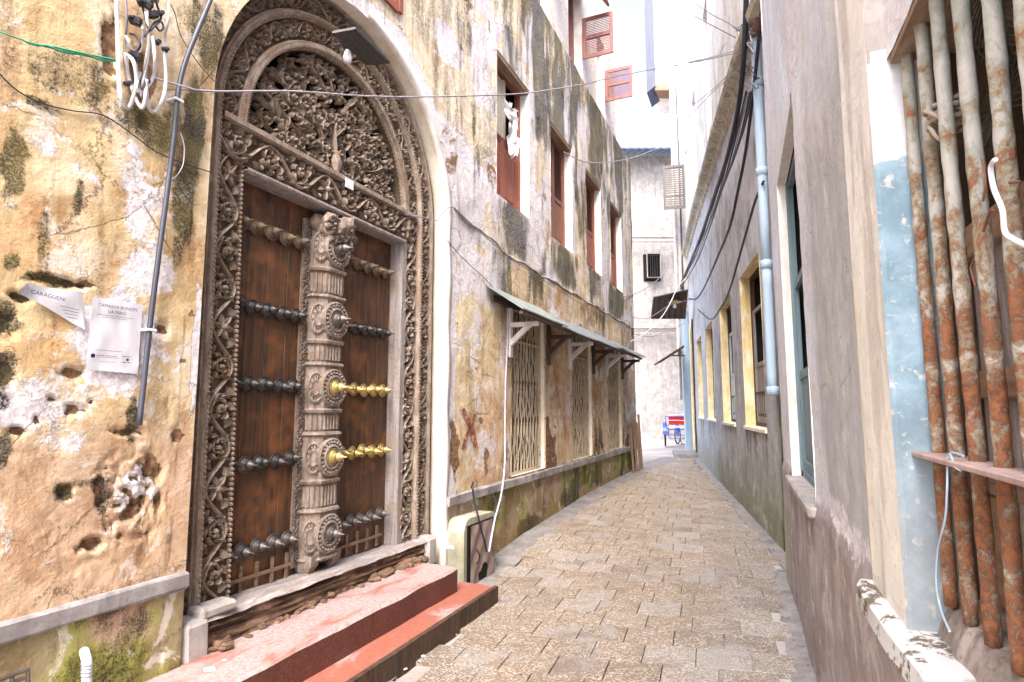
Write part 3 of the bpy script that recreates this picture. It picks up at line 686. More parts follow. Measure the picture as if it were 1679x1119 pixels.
# ------------------------------------------------------------------ carving: leaves, scrolls and beads as relief geometry in (s, t, h)
class Rel:
    def __init__(s): s.v = []; s.f = []
    def ribbon(s, pts, w, h, h0=-.004):
        """tapering leaf with a raised midrib; pts 2-D, w half widths, h rib heights"""
        o = len(s.v); n = len(pts)
        for i in range(n):
            a = pts[max(i-1, 0)]; b = pts[min(i+1, n-1)]; dx, dy = b[0]-a[0], b[1]-a[1]; q = math.hypot(dx, dy) or 1; nx, ny = -dy/q, dx/q
            x, y = pts[i]; W = w[i]; H = h[i]
            for k, hh in ((-1, h0), (-.82, H*.66), (-.3, H*.45), (0, H), (.3, H*.45), (.82, H*.66), (1, h0)): s.v.append((x+nx*W*k, y+ny*W*k, hh))
        for i in range(n-1):
            for k in range(6):
                a = o+i*7+k; s.f.append((a, a+1, a+8, a+7))
    def stem(s, pts, w, h, h0=-.004):
        o = len(s.v); n = len(pts)
        for i in range(n):
            a = pts[max(i-1, 0)]; b = pts[min(i+1, n-1)]; dx, dy = b[0]-a[0], b[1]-a[1]; q = math.hypot(dx, dy) or 1; nx, ny = -dy/q, dx/q
            x, y = pts[i]
            for k, hh in ((-1, h0), (-.75, h[i]*.7), (0, h[i]), (.75, h[i]*.7), (1, h0)): s.v.append((x+nx*w[i]*k, y+ny*w[i]*k, hh))
        for i in range(n-1):
            for k in range(4):
                a = o+i*5+k; s.f.append((a, a+1, a+6, a+5))
    def dome(s, x, y, r, h, n=6, h0=-.004):
        o = len(s.v)
        for rr, hh in ((1, h0), (.85, h*.6), (.45, h)):
            for k in range(n): s.v.append((x+r*rr*math.cos(2*PI*k/n), y+r*rr*math.sin(2*PI*k/n), hh))
        for i in range(2):
            for k in range(n):
                a = o+i*n+k; b = o+i*n+(k+1) % n; s.f.append((a, b, b+n, a+n))
        s.f.append(tuple(o+2*n+k for k in range(n)))
    def curl(s, x, y, a, ln, cv, w, h, n=6, h0=-.004):
        pts = []; st = ln/n
        for i in range(n+1):
            pts.append((x, y)); x += math.cos(a)*st; y += math.sin(a)*st; a += cv/n*(0.5+i/n)
        ww = [w*max(.12, math.sin(PI*min(1, (.18+.82*i/n)))**.8) if i < n else w*.06 for i in range(n+1)]
        hh = [h*(.55+.45*math.sin(PI*i/n))+h*.35*(i/n)**2 for i in range(n+1)]
        s.ribbon(pts, ww, hh, h0)
    def scroll(s, cx, cy, r, a0, hd, H=.04, turns=1.35, lv=6, tail=None, h0=-.004, lw=.24):
        pts = []; n = 16
        if tail:
            for (x, y) in tail: pts.append((x, y))
        for i in range(n+1):
            k = i/n; rr = r*(1-.86*k**.8); a = a0+hd*k*turns*2*PI; pts.append((cx+rr*math.cos(a), cy+rr*math.sin(a)))
        m = len(pts); s.stem(pts, [r*.13*(1-.45*i/m) for i in range(m)], [H*(.62+.35*i/m) for i in range(m)], h0)
        s.dome(cx, cy, r*.27, H*1.15, 6, h0)
        for i in range(lv):                  # leaves breaking outward
            k = (i+.5)/lv; a = a0+hd*k*2*PI*.85; rr = r*(1-.30*k)
            s.curl(cx+rr*math.cos(a), cy+rr*math.sin(a), a+hd*1.0, r*random.uniform(.8, 1.05), hd*random.uniform(1.6, 2.6), r*lw, H*random.uniform(.8, 1.15), 5, h0)
            s.curl(cx+rr*.9*math.cos(a), cy+rr*.9*math.sin(a), a+hd*2.1, r*.55, hd*1.9, r*.14, H*random.uniform(.8, 1.1), 4, h0)
    def flower(s, x, y, r, H=.04, n=6, a0=0):
        for k in range(n):
            a = a0+2*PI*k/n; s.curl(x+r*.15*math.cos(a), y+r*.15*math.sin(a), a, r*.9, .5, r*.26, H*.85, 4)
        s.dome(x, y, r*.26, H*1.2)
    def put(s, mb, fn):
        mb.add([fn(*q) for q in s.v], s.f); return mb
def band(length, t0, t1, H=.04, seed=0, dense=1.0):
    """running vine scroll filling a band of the given length"""
    random.seed(seed); r_ = Rel(); Wd = t1-t0; n = max(2, int(length/(Wd*1.18))); P = length/n; tc = (t0+t1)/2
    for i in range(n):
        hd = 1 if i % 2 else -1; cx = P*(i+.5); cy = tc-hd*Wd*.03; r = Wd*.335
        wave = [(P*(i+k/8), tc+hd*Wd*.43*math.sin(PI*k/8)) for k in range(9)]       # main vine passes outside each scroll
        r_.stem(wave, [Wd*.05]*9, [H*.8]*9)
        if i % 4 == 3: r_.flower(cx, cy, Wd*.40, H*1.05, 6, .3)
        else: r_.scroll(cx, cy, r, hd*PI*.5, -hd, H*1.05, 1.25, 5, [(P*(i+.18), tc+hd*Wd*.40)])
        for sx in (0, 1):                  # acanthus leaves filling the corners of the cell
            for k in range(4):
                a = (0 if sx else PI)-hd*(.3+.45*k)*(1 if sx else -1)
                r_.curl(cx+(P*.30 if sx else -P*.30), tc-hd*Wd*.30, a, Wd*(.30-.03*k), hd*(1.6 if sx else -1.6), Wd*.062, H*(.65+.1*k), 5)
        for k in range(3): r_.curl(P*(i+.2+.3*k), tc+hd*Wd*.40, -hd*PI/2+.6*(k-1), Wd*.2, (k-1)*1.5, Wd*.045, H*.7, 4)
    return r_
def beads(length, t, r, H, step):
    r_ = Rel(); n = int(length/step)
    for i in range(n): r_.dome(length*(i+.5)/n, t, r, H, 5)
    return r_
dr = thing('carved_door', 'weathered carved teak double door with arched openwork top, studded leaves and silvery centre post', 'door', L.M(5.1, .36))
UC, R0, ZC = 5.095, .955, 3.53; DB = -.165; ZB = .20
def mleft(s, t, h): q = max(0, 1-s/(ZC-ZB)); return L.p(4.14+.085*q-t*(.82+.14*q), ZB+s, DB+h)
def mright(s, t, h): return L.p(6.05+t, ZB+s, DB+h)
def march(s, t, h):
    th = PI-s/(R0+.2); k = .82+.18*(1-th/PI); r = R0+k*t; return L.p(UC+r*math.cos(th), ZC+r*math.sin(th), DB+h)
AL = PI*(R0+.2); LL = ZC-ZB
def strip(fn, ln, prof, n):          # sweep a moulding profile [(t, h)] along a map
    m = MB(); m.sweep([[fn(ln*i/n, t, h) for t, h in prof] for i in range(n+1)]); return m
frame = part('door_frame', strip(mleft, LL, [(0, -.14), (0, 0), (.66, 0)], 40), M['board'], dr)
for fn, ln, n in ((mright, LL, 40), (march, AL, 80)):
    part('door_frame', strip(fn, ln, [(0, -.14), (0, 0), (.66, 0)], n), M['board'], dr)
def ridgeprof(a, b, h):
    w_ = b-a; return [(a, -.01), (a, h*.45), (a+w_*.12, h*.5), (a+w_*.2, h*.82), (a+w_*.35, h), (a+w_*.65, h), (a+w_*.8, h*.82), (a+w_*.88, h*.5), (b, h*.45), (b, -.01)]
sd_ = 0
for fn, ln, nm in ((mleft, LL, 'leg'), (mright, LL, 'leg'), (march, AL, 'arch')):
    sd_ += 1; arch_ = nm == 'arch'; n = 90 if arch_ else 30
    part('carved_band', band(ln, .095 if arch_ else .04, .245, .042, sd_, 1.2).put(MB(), fn), M['carved'], dr)
    part('outer_band', band(ln, .33, .50, .034, 20+sd_, 1.).put(MB(), fn), M['carved'], dr)
    part('ridge_moulding', strip(fn, ln, ridgeprof(.25, .325, .065), n), M['carved'], dr)
    part('bead_row', beads(ln, .2875, .013, .078, .030).put(MB(), fn), M['carved'], dr, kind='stuff')
    part('edge_fillet', strip(fn, ln, [(.505, 0), (.505, .045), (.53, .05), (.53, 0)], n), M['carved'], dr)
    if arch_:
        part('inner_arch', strip(fn, ln, ridgeprof(.0, .078, .058), n), M['carved'], dr)
        part('bead_row', beads(ln, .018, .011, .062, .024).put(MB(), fn), M['carved'], dr, kind='stuff'); part('bead_row', beads(ln, .060, .011, .062, .024).put(MB(), fn), M['carved'], dr, kind='stuff')
    else:
        part('bead_row', beads(ln, .018, .017, .030, .032).put(MB(), fn), M['carved'], dr, kind='stuff')
# lintel
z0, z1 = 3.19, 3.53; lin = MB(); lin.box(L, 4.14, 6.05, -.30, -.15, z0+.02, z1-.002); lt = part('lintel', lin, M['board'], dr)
def mlin(s, t, h): return L.p(3.93+s, z0+t, -.15+h)
lnL = 6.26-3.93
part('carved_band', band(lnL, .055, .285, .045, 41, 1.3).put(MB(), mlin), M['carved'], lt)
m = MB()
m.sweep([[mlin(s, t, h) for t, h in ((.0, -.15), (.0, .03), (.012, .045), (.03, .045), (.045, .02), (.05, -.01))] for s in (.215, lnL-.20)]); part('lower_moulding', m, M['grey_wood'], lt)
m = MB(); m.sweep([[mlin(s, t, h) for t, h in ((.285, -.01), (.29, .03), (.30, .055), (.335, .055), (.345, .01), (.345, -.12))] for s in (.0, lnL)]); part('upper_moulding', m, M['carved'], lt)
part('bead_row', beads(lnL-.42, .018, .010, .052, .026).put(MB(), lambda s, t, h: mlin(s+.21, t, h)), M['carved'], lt, kind='stuff')
# tympanum: pierced foliage over darkness
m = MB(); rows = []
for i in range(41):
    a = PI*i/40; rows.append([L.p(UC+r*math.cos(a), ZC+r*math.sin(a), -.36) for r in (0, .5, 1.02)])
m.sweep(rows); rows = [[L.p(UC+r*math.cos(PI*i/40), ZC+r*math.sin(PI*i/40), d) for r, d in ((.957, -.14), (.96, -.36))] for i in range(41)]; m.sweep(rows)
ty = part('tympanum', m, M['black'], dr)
random.seed(5); pts = []
tries = 0
while len(pts) < 44 and tries < 6000:
    tries += 1; a = random.uniform(.02, PI/2); q = math.sqrt(random.random())*.86; x, y = q*math.cos(a), q*math.sin(a)+.03
    if x < .055 or math.hypot(x, y) > .88 or y < .07: continue
    if all(math.hypot(x-p[0], y-p[1]) > .112 for p in pts): pts.append((x, y))
fo = Rel()
for sgn in (1, -1):
    for k, (x, y) in enumerate(pts):
        r = .060+.008*math.sin(k*2.1); hd = sgn*(1 if k % 2 else -1)
        lv = .03+.02*math.sin(k*1.7)                  # pieces lie at different depths
        r2 = Rel(); px, py = x*.55, max(y-.12-.1*x, 0); tail = [(sgn*(px+(x-px)*j/4), py+(y-py)*(j/4)**1.6) for j in range(4)]
        r2.scroll(sgn*x, y, r, -PI/2+sgn*.5, hd, .034, 1.15, 5, tail if k % 2 else None, -.02, .17)
        fo.f += [tuple(i+len(fo.v) for i in f) for f in r2.f]; fo.v += [(a, b, h+lv) for a, b, h in r2.v]
    for k in range(22):                              # loose leaves between the scrolls
        a = random.uniform(.03, PI/2); q = math.sqrt(random.random())*.90; x, y = q*math.cos(a), q*math.sin(a)
        r2 = Rel(); r2.curl(sgn*x, y, random.uniform(0, 2*PI), random.uniform(.08, .15), random.uniform(-2.4, 2.4), .016, .035, 6, -.015)
        lv = random.uniform(-.02, .05); fo.f += [tuple(i+len(fo.v) for i in f) for f in r2.f]; fo.v += [(a_, b, h+lv) for a_, b, h in r2.v]
fo.v = [v if math.hypot(v[0], v[1]) < .95 else tuple([v[0]*.95/math.hypot(v[0], v[1]), v[1]*.95/math.hypot(v[0], v[1]), v[2]]) for v in fo.v]
part('pierced_foliage', fo.put(MB(), lambda s, t, h: L.p(UC+s, ZC+max(t, .0), -.24+h)), M['carved'], ty)
v_ = Rel(); v_.stem([(.01*math.sin(j), .16+.05*j) for j in range(7)], [.022, .018, .015, .013, .011, .008, .004], [.07]*7, 0); v_.flower(0, .50, .07, .06, 6)
part('trunk', v_.put(MB(), lambda s, t, h: L.p(UC+s, ZC+t, -.24+h)), M['carved'], ty)
m = MB(); Mv = Matrix(L.Mn(UC, ZC+.0, -.165)) @ Matrix.Rotation(-PI/2, 4, 'X')
m.lathe(Mv, [(.03, 0), (.045, .01), (.025, .03), (.055, .08), (.06, .12), (.04, .16), (.03, .18), (.045, .2)], 10, 1, .55); part('vase', m, M['carved'], ty, True)
m = MB(); m.box(L, UC+.03, UC+.13, -.092, -.086, ZC-.10, ZC-.02); part('name_plate', m, M['white_plastic'], lt)
# reveal of the frame and leaves
m = MB(); m.box(L, 6.045, 6.13, -.29, -.135, .30, 3.21, .006); part('jamb', m, M['grey_wood'], dr)
m = MB(); m.box(L, 4.06, 4.137, -.29, -.172, .30, 3.21, .006); part('jamb', m, M['grey_wood'], dr)
STZ = [.64, 1.22, 1.76, 2.30, 2.88]
smb = MB(); smb.lathe(I4, [(.060, 0), (.062, .008), (.055, .013), (.050, .006), (.046, .012), (.036, .022), (.028, .030), (.022, .034), (.030, .044), (.034, .054), (.031, .066), (.021, .079), (.012, .090), (.008, .104), (.003, .124), (0, .130)], 12)
stud_mesh = {}
for k in ('iron', 'iron_old', 'brass', 'wood_stud'):
    stud_mesh[k] = mesh_of('stud', smb, I4, M[k]); stud_mesh[k].shade_smooth()
DL = -.27
for (ua, ub, us_) in ((4.14, 5.09, (4.24, 4.375, 4.515, 4.66, 4.80)), (5.10, 6.05, (5.38, 5.52, 5.66, 5.80, 5.94))):
    lf = MB(); n = 5; wd = (ub-ua)/n
    lf.box(L, ua, ub, DL-.07, DL-.045, .33, 3.22)
    leaf = part('door_leaf', lf, M['dark_wood'], dr)
    for i in range(n):
        q = MB(); q.box(L, ua+i*wd+.002, ua+(i+1)*wd-.002, DL-.04, DL+random.uniform(-.004, .002), .34+random.uniform(0, .03), 3.21, .004); part('plank', q, M['leaf'], leaf)
    for j, z in enumerate(STZ):
        q = MB(); q.box(L, ua+.03, ub-.03, DL+.003, DL+.012, z-.03, z+.03, .004)
        part('strap', q, M['iron'] if j < 4 else M['dark_wood'], leaf)
        for k, u in enumerate(us_):
            key = 'brass' if (ua > 5 and j in (1, 2)) else ('wood_stud' if j == 4 else ('iron_old' if (j == 0 or (j == 1 and k in (1,))) else 'iron'))
            o = inst('stud', stud_mesh[key], leaf, L.Mn(u, z+random.uniform(-.008, .008), DL+.012) @ Matrix.Rotation(random.uniform(-.09, .09), 4, 'X') @ Matrix.Rotation(random.uniform(-.09, .09), 4, 'Y'))
    q = MB()                           # little framed lattice at the foot of the leaf
    for i in range(6): q.box(L, ua+.10+i*.14, ua+.125+i*.14, DL+.003, DL+.018, .36, .54)
    q.box(L, ua+.08, ub-.08, DL+.018, DL+.026, .44, .465); part('foot_lattice', q, M['lintel_wood'], leaf)
# centre post
PU = 5.075
sec = [(-.175, DL+.0), (-.175, -.19), (-.095, -.105), (.095, -.105), (.175, -.19), (.175, DL)]
def ring(z, k=1.0): return [L.p(PU+a*k, z, DL+(d-DL)*k) for a, d in sec]
rows = []; prof = [(.46, .92)]
for j, z in enumerate(STZ):
    prof += [(z-.20, .93), (z-.195, 1.06), (z-.175, 1.10), (z-.16, .98), (z, 1.02), (z+.16, .98), (z+.175, 1.10), (z+.195, 1.06), (z+.20, .90)]
prof = [p for p in prof if .45 < p[0] < 3.04]+[(3.05, .9), (3.10, .8)]
m = MB(); m.sweep([ring(z, k) for z, k in prof]); m.f.append(tuple(range(len(m.v)-6, len(m.v))))
post = part('centre_post', m, M['post_wood'], dr)
def facet(i, s, z, h):                 # point on facet i, s in 0..1 across
    a, b = sec[i], sec[i+1]; u = a[0]+(b[0]-a[0])*s; d = a[1]+(b[1]-a[1])*s; nx, ny = (a[1]-b[1]), (b[0]-a[0]); q = math.hypot(nx, ny)
    return L.p(PU+u*.93+nx/q*h, z, DL+(d-DL)*.93+ny/q*h)
fl = MB()
for j in range(len(STZ)-1):
    za, zb = STZ[j]+.215, STZ[j+1]-.215
    for i, cnt in ((0, 2), (1, 3), (2, 5), (3, 3), (4, 2)):
        for k in range(cnt):
            a, b = (k+.12)/cnt, (k+.88)/cnt
            fl.sweep([[facet(i, a, z, 0), facet(i, a*.7+b*.3, z, .009), facet(i, a*.3+b*.7, z, .009), facet(i, b, z, 0)] for z in (za, zb)])
part('fluting', fl, M['post_wood'], post)
bd_ = MB(); bl = Rel()
for j, z in enumerate(STZ):
    for zz in (z-.185, z+.185):
        if zz > 3.0: continue
        for i, cnt in ((1, 5), (2, 8), (3, 5)):
            for k in range(cnt):
                c_ = facet(i, (k+.5)/cnt, zz, .018); e = .011
                bd_.lathe(Matrix.Translation(c_), [(0, -e), (e*.8, -e*.5), (e*.8, e*.5), (0, e)], 5)
part('bead_row', bd_, M['post_wood'], post, kind='stuff')
for j, z in enumerate(STZ):            # medallions on the front and on the cheek
    q = MB(); Mf = L.Mn(PU, z, -.105)
    q.lathe(Mf, [(.15, -.03), (.15, .012), (.138, .022), (.125, .012), (.105, .010), (.098, .026), (.085, .030), (.075, .014), (.07, .016), (.06, .02), (0, .02)], 20)
    rl_ = Rel()
    for k in range(22): a = 2*PI*k/22; rl_.dome(.118*math.cos(a), .118*math.sin(a), .011, .018, 5)
    for k in range(14): a = 2*PI*k/14; rl_.curl(.03*math.cos(a), .03*math.sin(a), a, .045, .8, .008, .014, 3)
    rl_.put(q, lambda s, t, h: tuple(Mf @ Vector((s, t, .012+h))))
    part('medallion', q, M['post_wood'], post)
    nx, ny = -.085, .080; nn = math.hypot(nx, ny); 
    X = Vector((L.D[0], L.D[1], 0)); Nn = Vector((L.n[0], L.n[1], 0)); Zc = (X*(-.70)+Nn*.714).normalized(); Y = Vector((0, 0, 1)); Xc = Y.cross(Zc)
    Mc = Matrix.Translation(L.p(PU-.145, z, -.150)) @ Matrix((Xc, Y, Zc)).transposed().to_4x4()
    q = MB(); q.lathe(Mc, [(.105, -.02), (.105, .010), (.092, .018), (.08, .008), (.062, .012), (.05, .022), (.03, .014), (0, .014)], 16, .62, 1.2)
    rl_ = Rel()
    for k in range(12): a = 2*PI*k/12; rl_.curl(.02*math.cos(a), .03*math.sin(a), a, .06, 1.0, .008, .014, 3)
    rl_.put(q, lambda s, t, h: tuple(Mc @ Vector((s*.62, t*1.2, .008+h)))); part('medallion', q, M['post_wood'], post)
    key = 'brass' if j in (1, 2) else 'iron_old'
    inst('stud', stud_mesh[key], post, L.Mn(PU, z+.003, -.09) @ Matrix.Scale(1.12, 4))
m = MB(); rl_ = Rel()                  # carved edge strips beside the post
for sg in (-1, 1):
    m.box(L, PU+sg*.20-.03, PU+sg*.20+.03, DL, DL+.03, .42, 3.1)
    b_ = band(2.6, -.035, .035, .016, 61+sg, .6); b_.put(m, lambda s, t, h: L.p(PU+sg*.20+t, .45+s, DL+.03+h))
    beads(2.6, 0, .012, .03, .03).put(m, lambda s, t, h: L.p(PU+sg*.232, .45+s, DL+.02+h))
part('edge_strip', m, M['post_wood'], post)
m = MB()                                # capital: lion-like curled bracket
m.hexa([L.p(PU-.16, 2.99, DL), L.p(PU+.16, 2.99, DL), L.p(PU+.17, 2.99, -.11), L.p(PU-.17, 2.99, -.11), L.p(PU-.15, 3.13, DL), L.p(PU+.15, 3.13, DL), L.p(PU+.13, 3.13, -.17), L.p(PU-.13, 3.13, -.17)])
Mf = L.Mn(PU, 3.06, -.14)
for (x, y, zz, r) in ((-.08, .03, .02, .085), (.09, .04, .04, .085), (0, .0, .04, .09), (-.1, -.06, .02, .055), (.1, -.07, .03, .055), (0, -.08, .05, .05), (-.13, .02, -.06, .08), (.15, .02, -.02, .06)):
    m.lathe(Mf @ Matrix.Translation((x, y, zz)), [(0, -r*.8), (r*.75, -r*.5), (r, 0), (r*.8, r*.45), (.0, r*.75)], 9)
rl_ = Rel()
for x in (-.1, .1): rl_.scroll(x, .0, .06, 0, 1 if x > 0 else -1, .05, 1.4, 6)
for k in range(30): rl_.curl(random.uniform(-.15, .15), random.uniform(-.12, .06), random.uniform(0, 6.3), .08, random.uniform(-2, 2), .014, .04, 5)
rl_.put(m, lambda s, t, h: tuple(Mf @ Vector((s, t, .045+h))))
part('capital', m, M['post_wood'], post, True)
m = MB()                                # split foot of the post
for sg in (-1, 1):
    m.sweep([[L.p(PU+sg*a, z, DL), L.p(PU+sg*a, z, dd), L.p(PU+sg*b, z, dd), L.p(PU+sg*b, z, DL)] for z, a, b, dd in ((.37, .10, .155, -.15), (.42, .085, .165, -.12), (.50, .05, .17, -.11))], True)
part('foot', m, M['post_wood'], post)
# threshold beam with its rotten front
rows = []; n = 60
for i in range(n+1):
    u = 3.90+(6.42-3.90)*i/n; a = float(fbm(np.array([u*4]), np.array([1.0]), 3)[0])-.5; b = float(fbm(np.array([u*9]), np.array([4.0]), 5)[0])-.5
    zt = .375-.012*(u-4)+a*.03; rows.append([L.p(u, zt-.01, -.30), L.p(u, zt+.004*b, -.16), L.p(u, zt, -.06+a*.05), L.p(u, zt-.03+b*.02, -.02+a*.06)])
m = MB(); m.sweep(rows); th = part('threshold', m, M['thresh'], dr, True)
rows = []
for i in range(n*2+1):
    u = 3.90+(6.42-3.90)*i/(2*n); a = float(fbm(np.array([u*4]), np.array([1.0]), 3)[0])-.5; b = float(fbm(np.array([u*9]), np.array([4.0]), 5)[0])-.5
    zt = .375-.012*(u-4)+a*.03; r = [L.p(u, zt-.028+b*.02, -.02+a*.06)]
    for k in range(1, 10):
        g = float(fbm(np.array([u*1.6+k*.15]), np.array([k*1.9]), 13)[0])-.5
        r.append(L.p(u, zt-.03-k*.021+g*.02, -.025+a*.05-abs(g)*.16-(k % 2)*.014))
    rows.append(r)
m = MB(); m.sweep(rows); part('rotten_face', m, M['thresh_rot'], th)
m = MB()                                # rubble and mortar packing below
random.seed(3)
for k in range(46):
    u = 3.92+2.5*random.random(); r = random.uniform(.02, .06); m.wbox(L.p(u, .185+random.uniform(-.01, .02), random.uniform(-.12, .0)), r*1.5, r*.8, r*.5, random.random()*3, r*.3, (random.uniform(-.3, .3), random.uniform(-.3, .3)))
m.box(L, 3.80, 6.62, -.30, -.05, .0, .18); part('rubble', m, M['thresh_rot'], th, kind='stuff')
m = MB(); m.bbox(lambda x, y, z: L.p(3.875+x+.01*math.sin(z*40), .22+z, -.085+y), .09, .09, .17, .03); m.bbox(lambda x, y, z: L.p(4.03+x, .40+z*(1-x), -.08+y), .13, .07, .035, .02)
m.bbox(lambda x, y, z: L.p(6.46+x, .22+z, -.08+y), .09, .09, .14, .03)
part('plinth_block', m, M['cement'], dr)

# ------------------------------------------------------------------ doorsteps
st = thing('doorstep', 'pair of worn red oxide steps below the carved door, upper tread faded to pinkish white', 'steps', L.M(5, -.2, .3))
def stepblock(u0, u1, d0, d1, z0, z1, seed, endcut=.0):
    rows = []; n = 50
    for i in range(n+1):
        u = u0+(u1-u0)*i/n; a = (float(fbm(np.array([u*3.]), np.array([seed*1.]), 3)[0])-.5)*.03; b = (float(fbm(np.array([u*11.]), np.array([seed+5.]), 7)[0])-.5)*.02
        c_ = endcut*max(0, (i-n+3)/3)
        rows.append([L.p(u, z1+a*.2, d0), L.p(u, z1+a*.3, (d0+d1)/2), L.p(u, z1-.004+b*.4, d1-.025-c_+a), L.p(u, z1-.022+b*.6, d1-c_+a), L.p(u, (z0+z1)/2, d1-c_+a*.6), L.p(u, z0-.05, d1-c_+b*.3), L.p(u, z0-.05, d0)])
    return rows
def mat_step(name, top):
    m = NT(name, .6, .35); g = m.n('ShaderNodeNewGeometry'); up = m.xyz(g.outputs['True Normal'])[2]
    n1 = m.noise(3.2, 7, .65, .4, m.map((.7, 1.6, 1), (top*3, 1, 2))); n2 = m.noise(40, 5, .7)
    red = m.mix(m.mr(n2, .35, .65), (.135, .048, .036), (.085, .034, .027)); red = m.mix(m.mr(m.noise(130, 2, .5), .64, .74, 0, .4), red, (.5, .36, .3))
    redt = m.mix(m.mr(n2, .35, .65), (.33, .115, .08), (.26, .09, .065))
    wear = m.mix(m.mr(n2, .35, .65), (.40, .325, .325), (.24, .185, .175))
    k = m.mr(m.ma('ADD', n1, m.ma('MULTIPLY', m.ma('SUBTRACT', n2, .5), .25)), (.33 if top else .52), (.49 if top else .66))
    t = m.mix(k, redt, wear)
    c = m.mix(m.mr(up, .4, .8), red, t)
    return m.out(c, m.bump(m.ma('ADD', n1, m.ma('MULTIPLY', n2, .4)), .35, .01))
M['step_top'] = mat_step('faded_red_step', 1); M['step_low'] = mat_step('red_step', 0)
for (a, mt, nm, lab) in (((3.0, 6.20, -.04, .42, -.25, .178, 1, .0), M['step_top'], 'upper_step', 'upper step with a whitened tread'), ((3.2, 6.48, .30, .68, -.30, -.035, 2, .02), M['step_low'], 'lower_step', 'lower step with a red tread')):
    rr = stepblock(*a); m = MB(); m.sweep(rr, True); k = len(rr[0]); m.f.append(tuple(range(k))); m.f.append(tuple(len(m.v)-k+i for i in range(k)))
    part(nm, m, mt, st, False, label=lab)
m = MB(); m.sweep([[L.p(3.2+3.285*i/20, -.030, .655), L.p(3.2+3.285*i/20, -.032, .692+.004*math.sin(i*2)), L.p(3.2+3.285*i/20, -.24, .692+.003*math.sin(i*3))] for i in range(21)])
part('nosing', m, M['dark_wood'], st)

# ------------------------------------------------------------------ right-hand houses
def zcorn(U): return np.interp(U, [6.0, 6.85, 8.5, 11.4, 16.9, 24.9], [6.2, 6.36, 6.60, 6.85, 7.18, 7.42])
WIN_R = [(8.02, 9.80, 1.32, 3.71), (10.95, 12.75, 1.32, 3.69), (14.3, 16.1, 1.33, 3.69), (17.4, 19.2, 1.33, 3.70)]
def paint_mid(U, Z):
    n = len(U); f1 = fbm(U*1.1, Z*.9, 203); f2 = fbm(U*3, Z*2.4, 211); f4 = fbm(U*4, Z*.35, 231)
    t = np.tile(np.array((.50, .51, .54)), (n, 1)); t = mixc(t, (.74, .73, .77), sst(2.6, 4.8, Z+(f1-.5)*2)*.9); t = mixc(t, (.36, .34, .34), sst(.5, .68, f2)*.6)
    t = mixc(t, (.26, .26, .17), sst(1.0, .0, Z+(f1-.5)*1.2)*.85); t = mixc(t, (.60, .56, .50), sst(12, 18, U)*.3)
    sg_ = n*[0]; sg_ = np.zeros(n)
    for (a_, b_, c_, d_) in WIN_R: sg_ = np.maximum(sg_, sst(a_-.1, a_+.05, U)*sst(b_+.1, b_-.05, U)*sst(.4, 1.25, Z)*(Z < 1.3)*sst(.42, .62, fbm(U*9, Z*.7, 251)))
    t = mixc(t, (.20, .18, .16), sg_*.8)
    up = sst(0, .05, Z-zcorn(U)); tu = mixc(t*0+np.array((.76, .74, .70)), (.60, .54, .44), sst(.46, .62, f4)*.8); tu = mixc(tu, (.86, .85, .84), sst(.5, .62, f1)*.6)
    t = t*(1-up[:, None])+tu*up[:, None]
    green = sst(7.45, 7.15, U+(f2-.5)*.3)*sst(2.2, .9, Z+(f2-.5)); lay = np.stack([.08+.25*up, -.06+.85*green+.3*sst(.35, .0, Z)*sst(.4, .6, f1)+.25*sst(.5, .66, f4)*(1-up)*sst(4, 6, Z), .10+0*f1], 1)
    t = mixc(t, (.07, .13, .03), green*.9)
    return t, lay, (fbm(U*2, Z*2, 205, 3)-.5)*.02+(fbm(U*20, Z*20, 206, 2)-.5)*.004
UPW_R = [(12.85, 13.75, 7.9, 11.0), (16.7, 17.7, 7.9, 10.9), (20.6, 21.4, 8.3, 10.9)]
DOOR_R = (20.5, 21.35, .15, 4.5)
rb = thing('roughcast_house', 'grey roughcast house front with yellow window reveals and a cable-hung sloping cornice, white above', 'building', RW.M(12, 0))
wall_grid('wall', RW, np.r_[np.arange(6.1, 22.3, .055), 22.3], np.r_[np.arange(-.25, 12.5, .055), 12.5], WIN_R+UPW_R+[DOOR_R], paint_mid, M['wall_right'], rb)
c = MB(); c.box(RW, 6.1, 22.3, -7, -.75, -.25, 12.5)
for u in (6.1, 22.3): c.quad(RW.p(u, -.25, 0), RW.p(u, -.25, -.75), RW.p(u, 12.5, -.75), RW.p(u, 12.5, 0))
c.quad(RW.p(6.1, 12.5, 0), RW.p(22.3, 12.5, 0), RW.p(22.3, 12.5, -.75), RW.p(6.1, 12.5, -.75)); part('wall_core', c, M['cement'], rb)
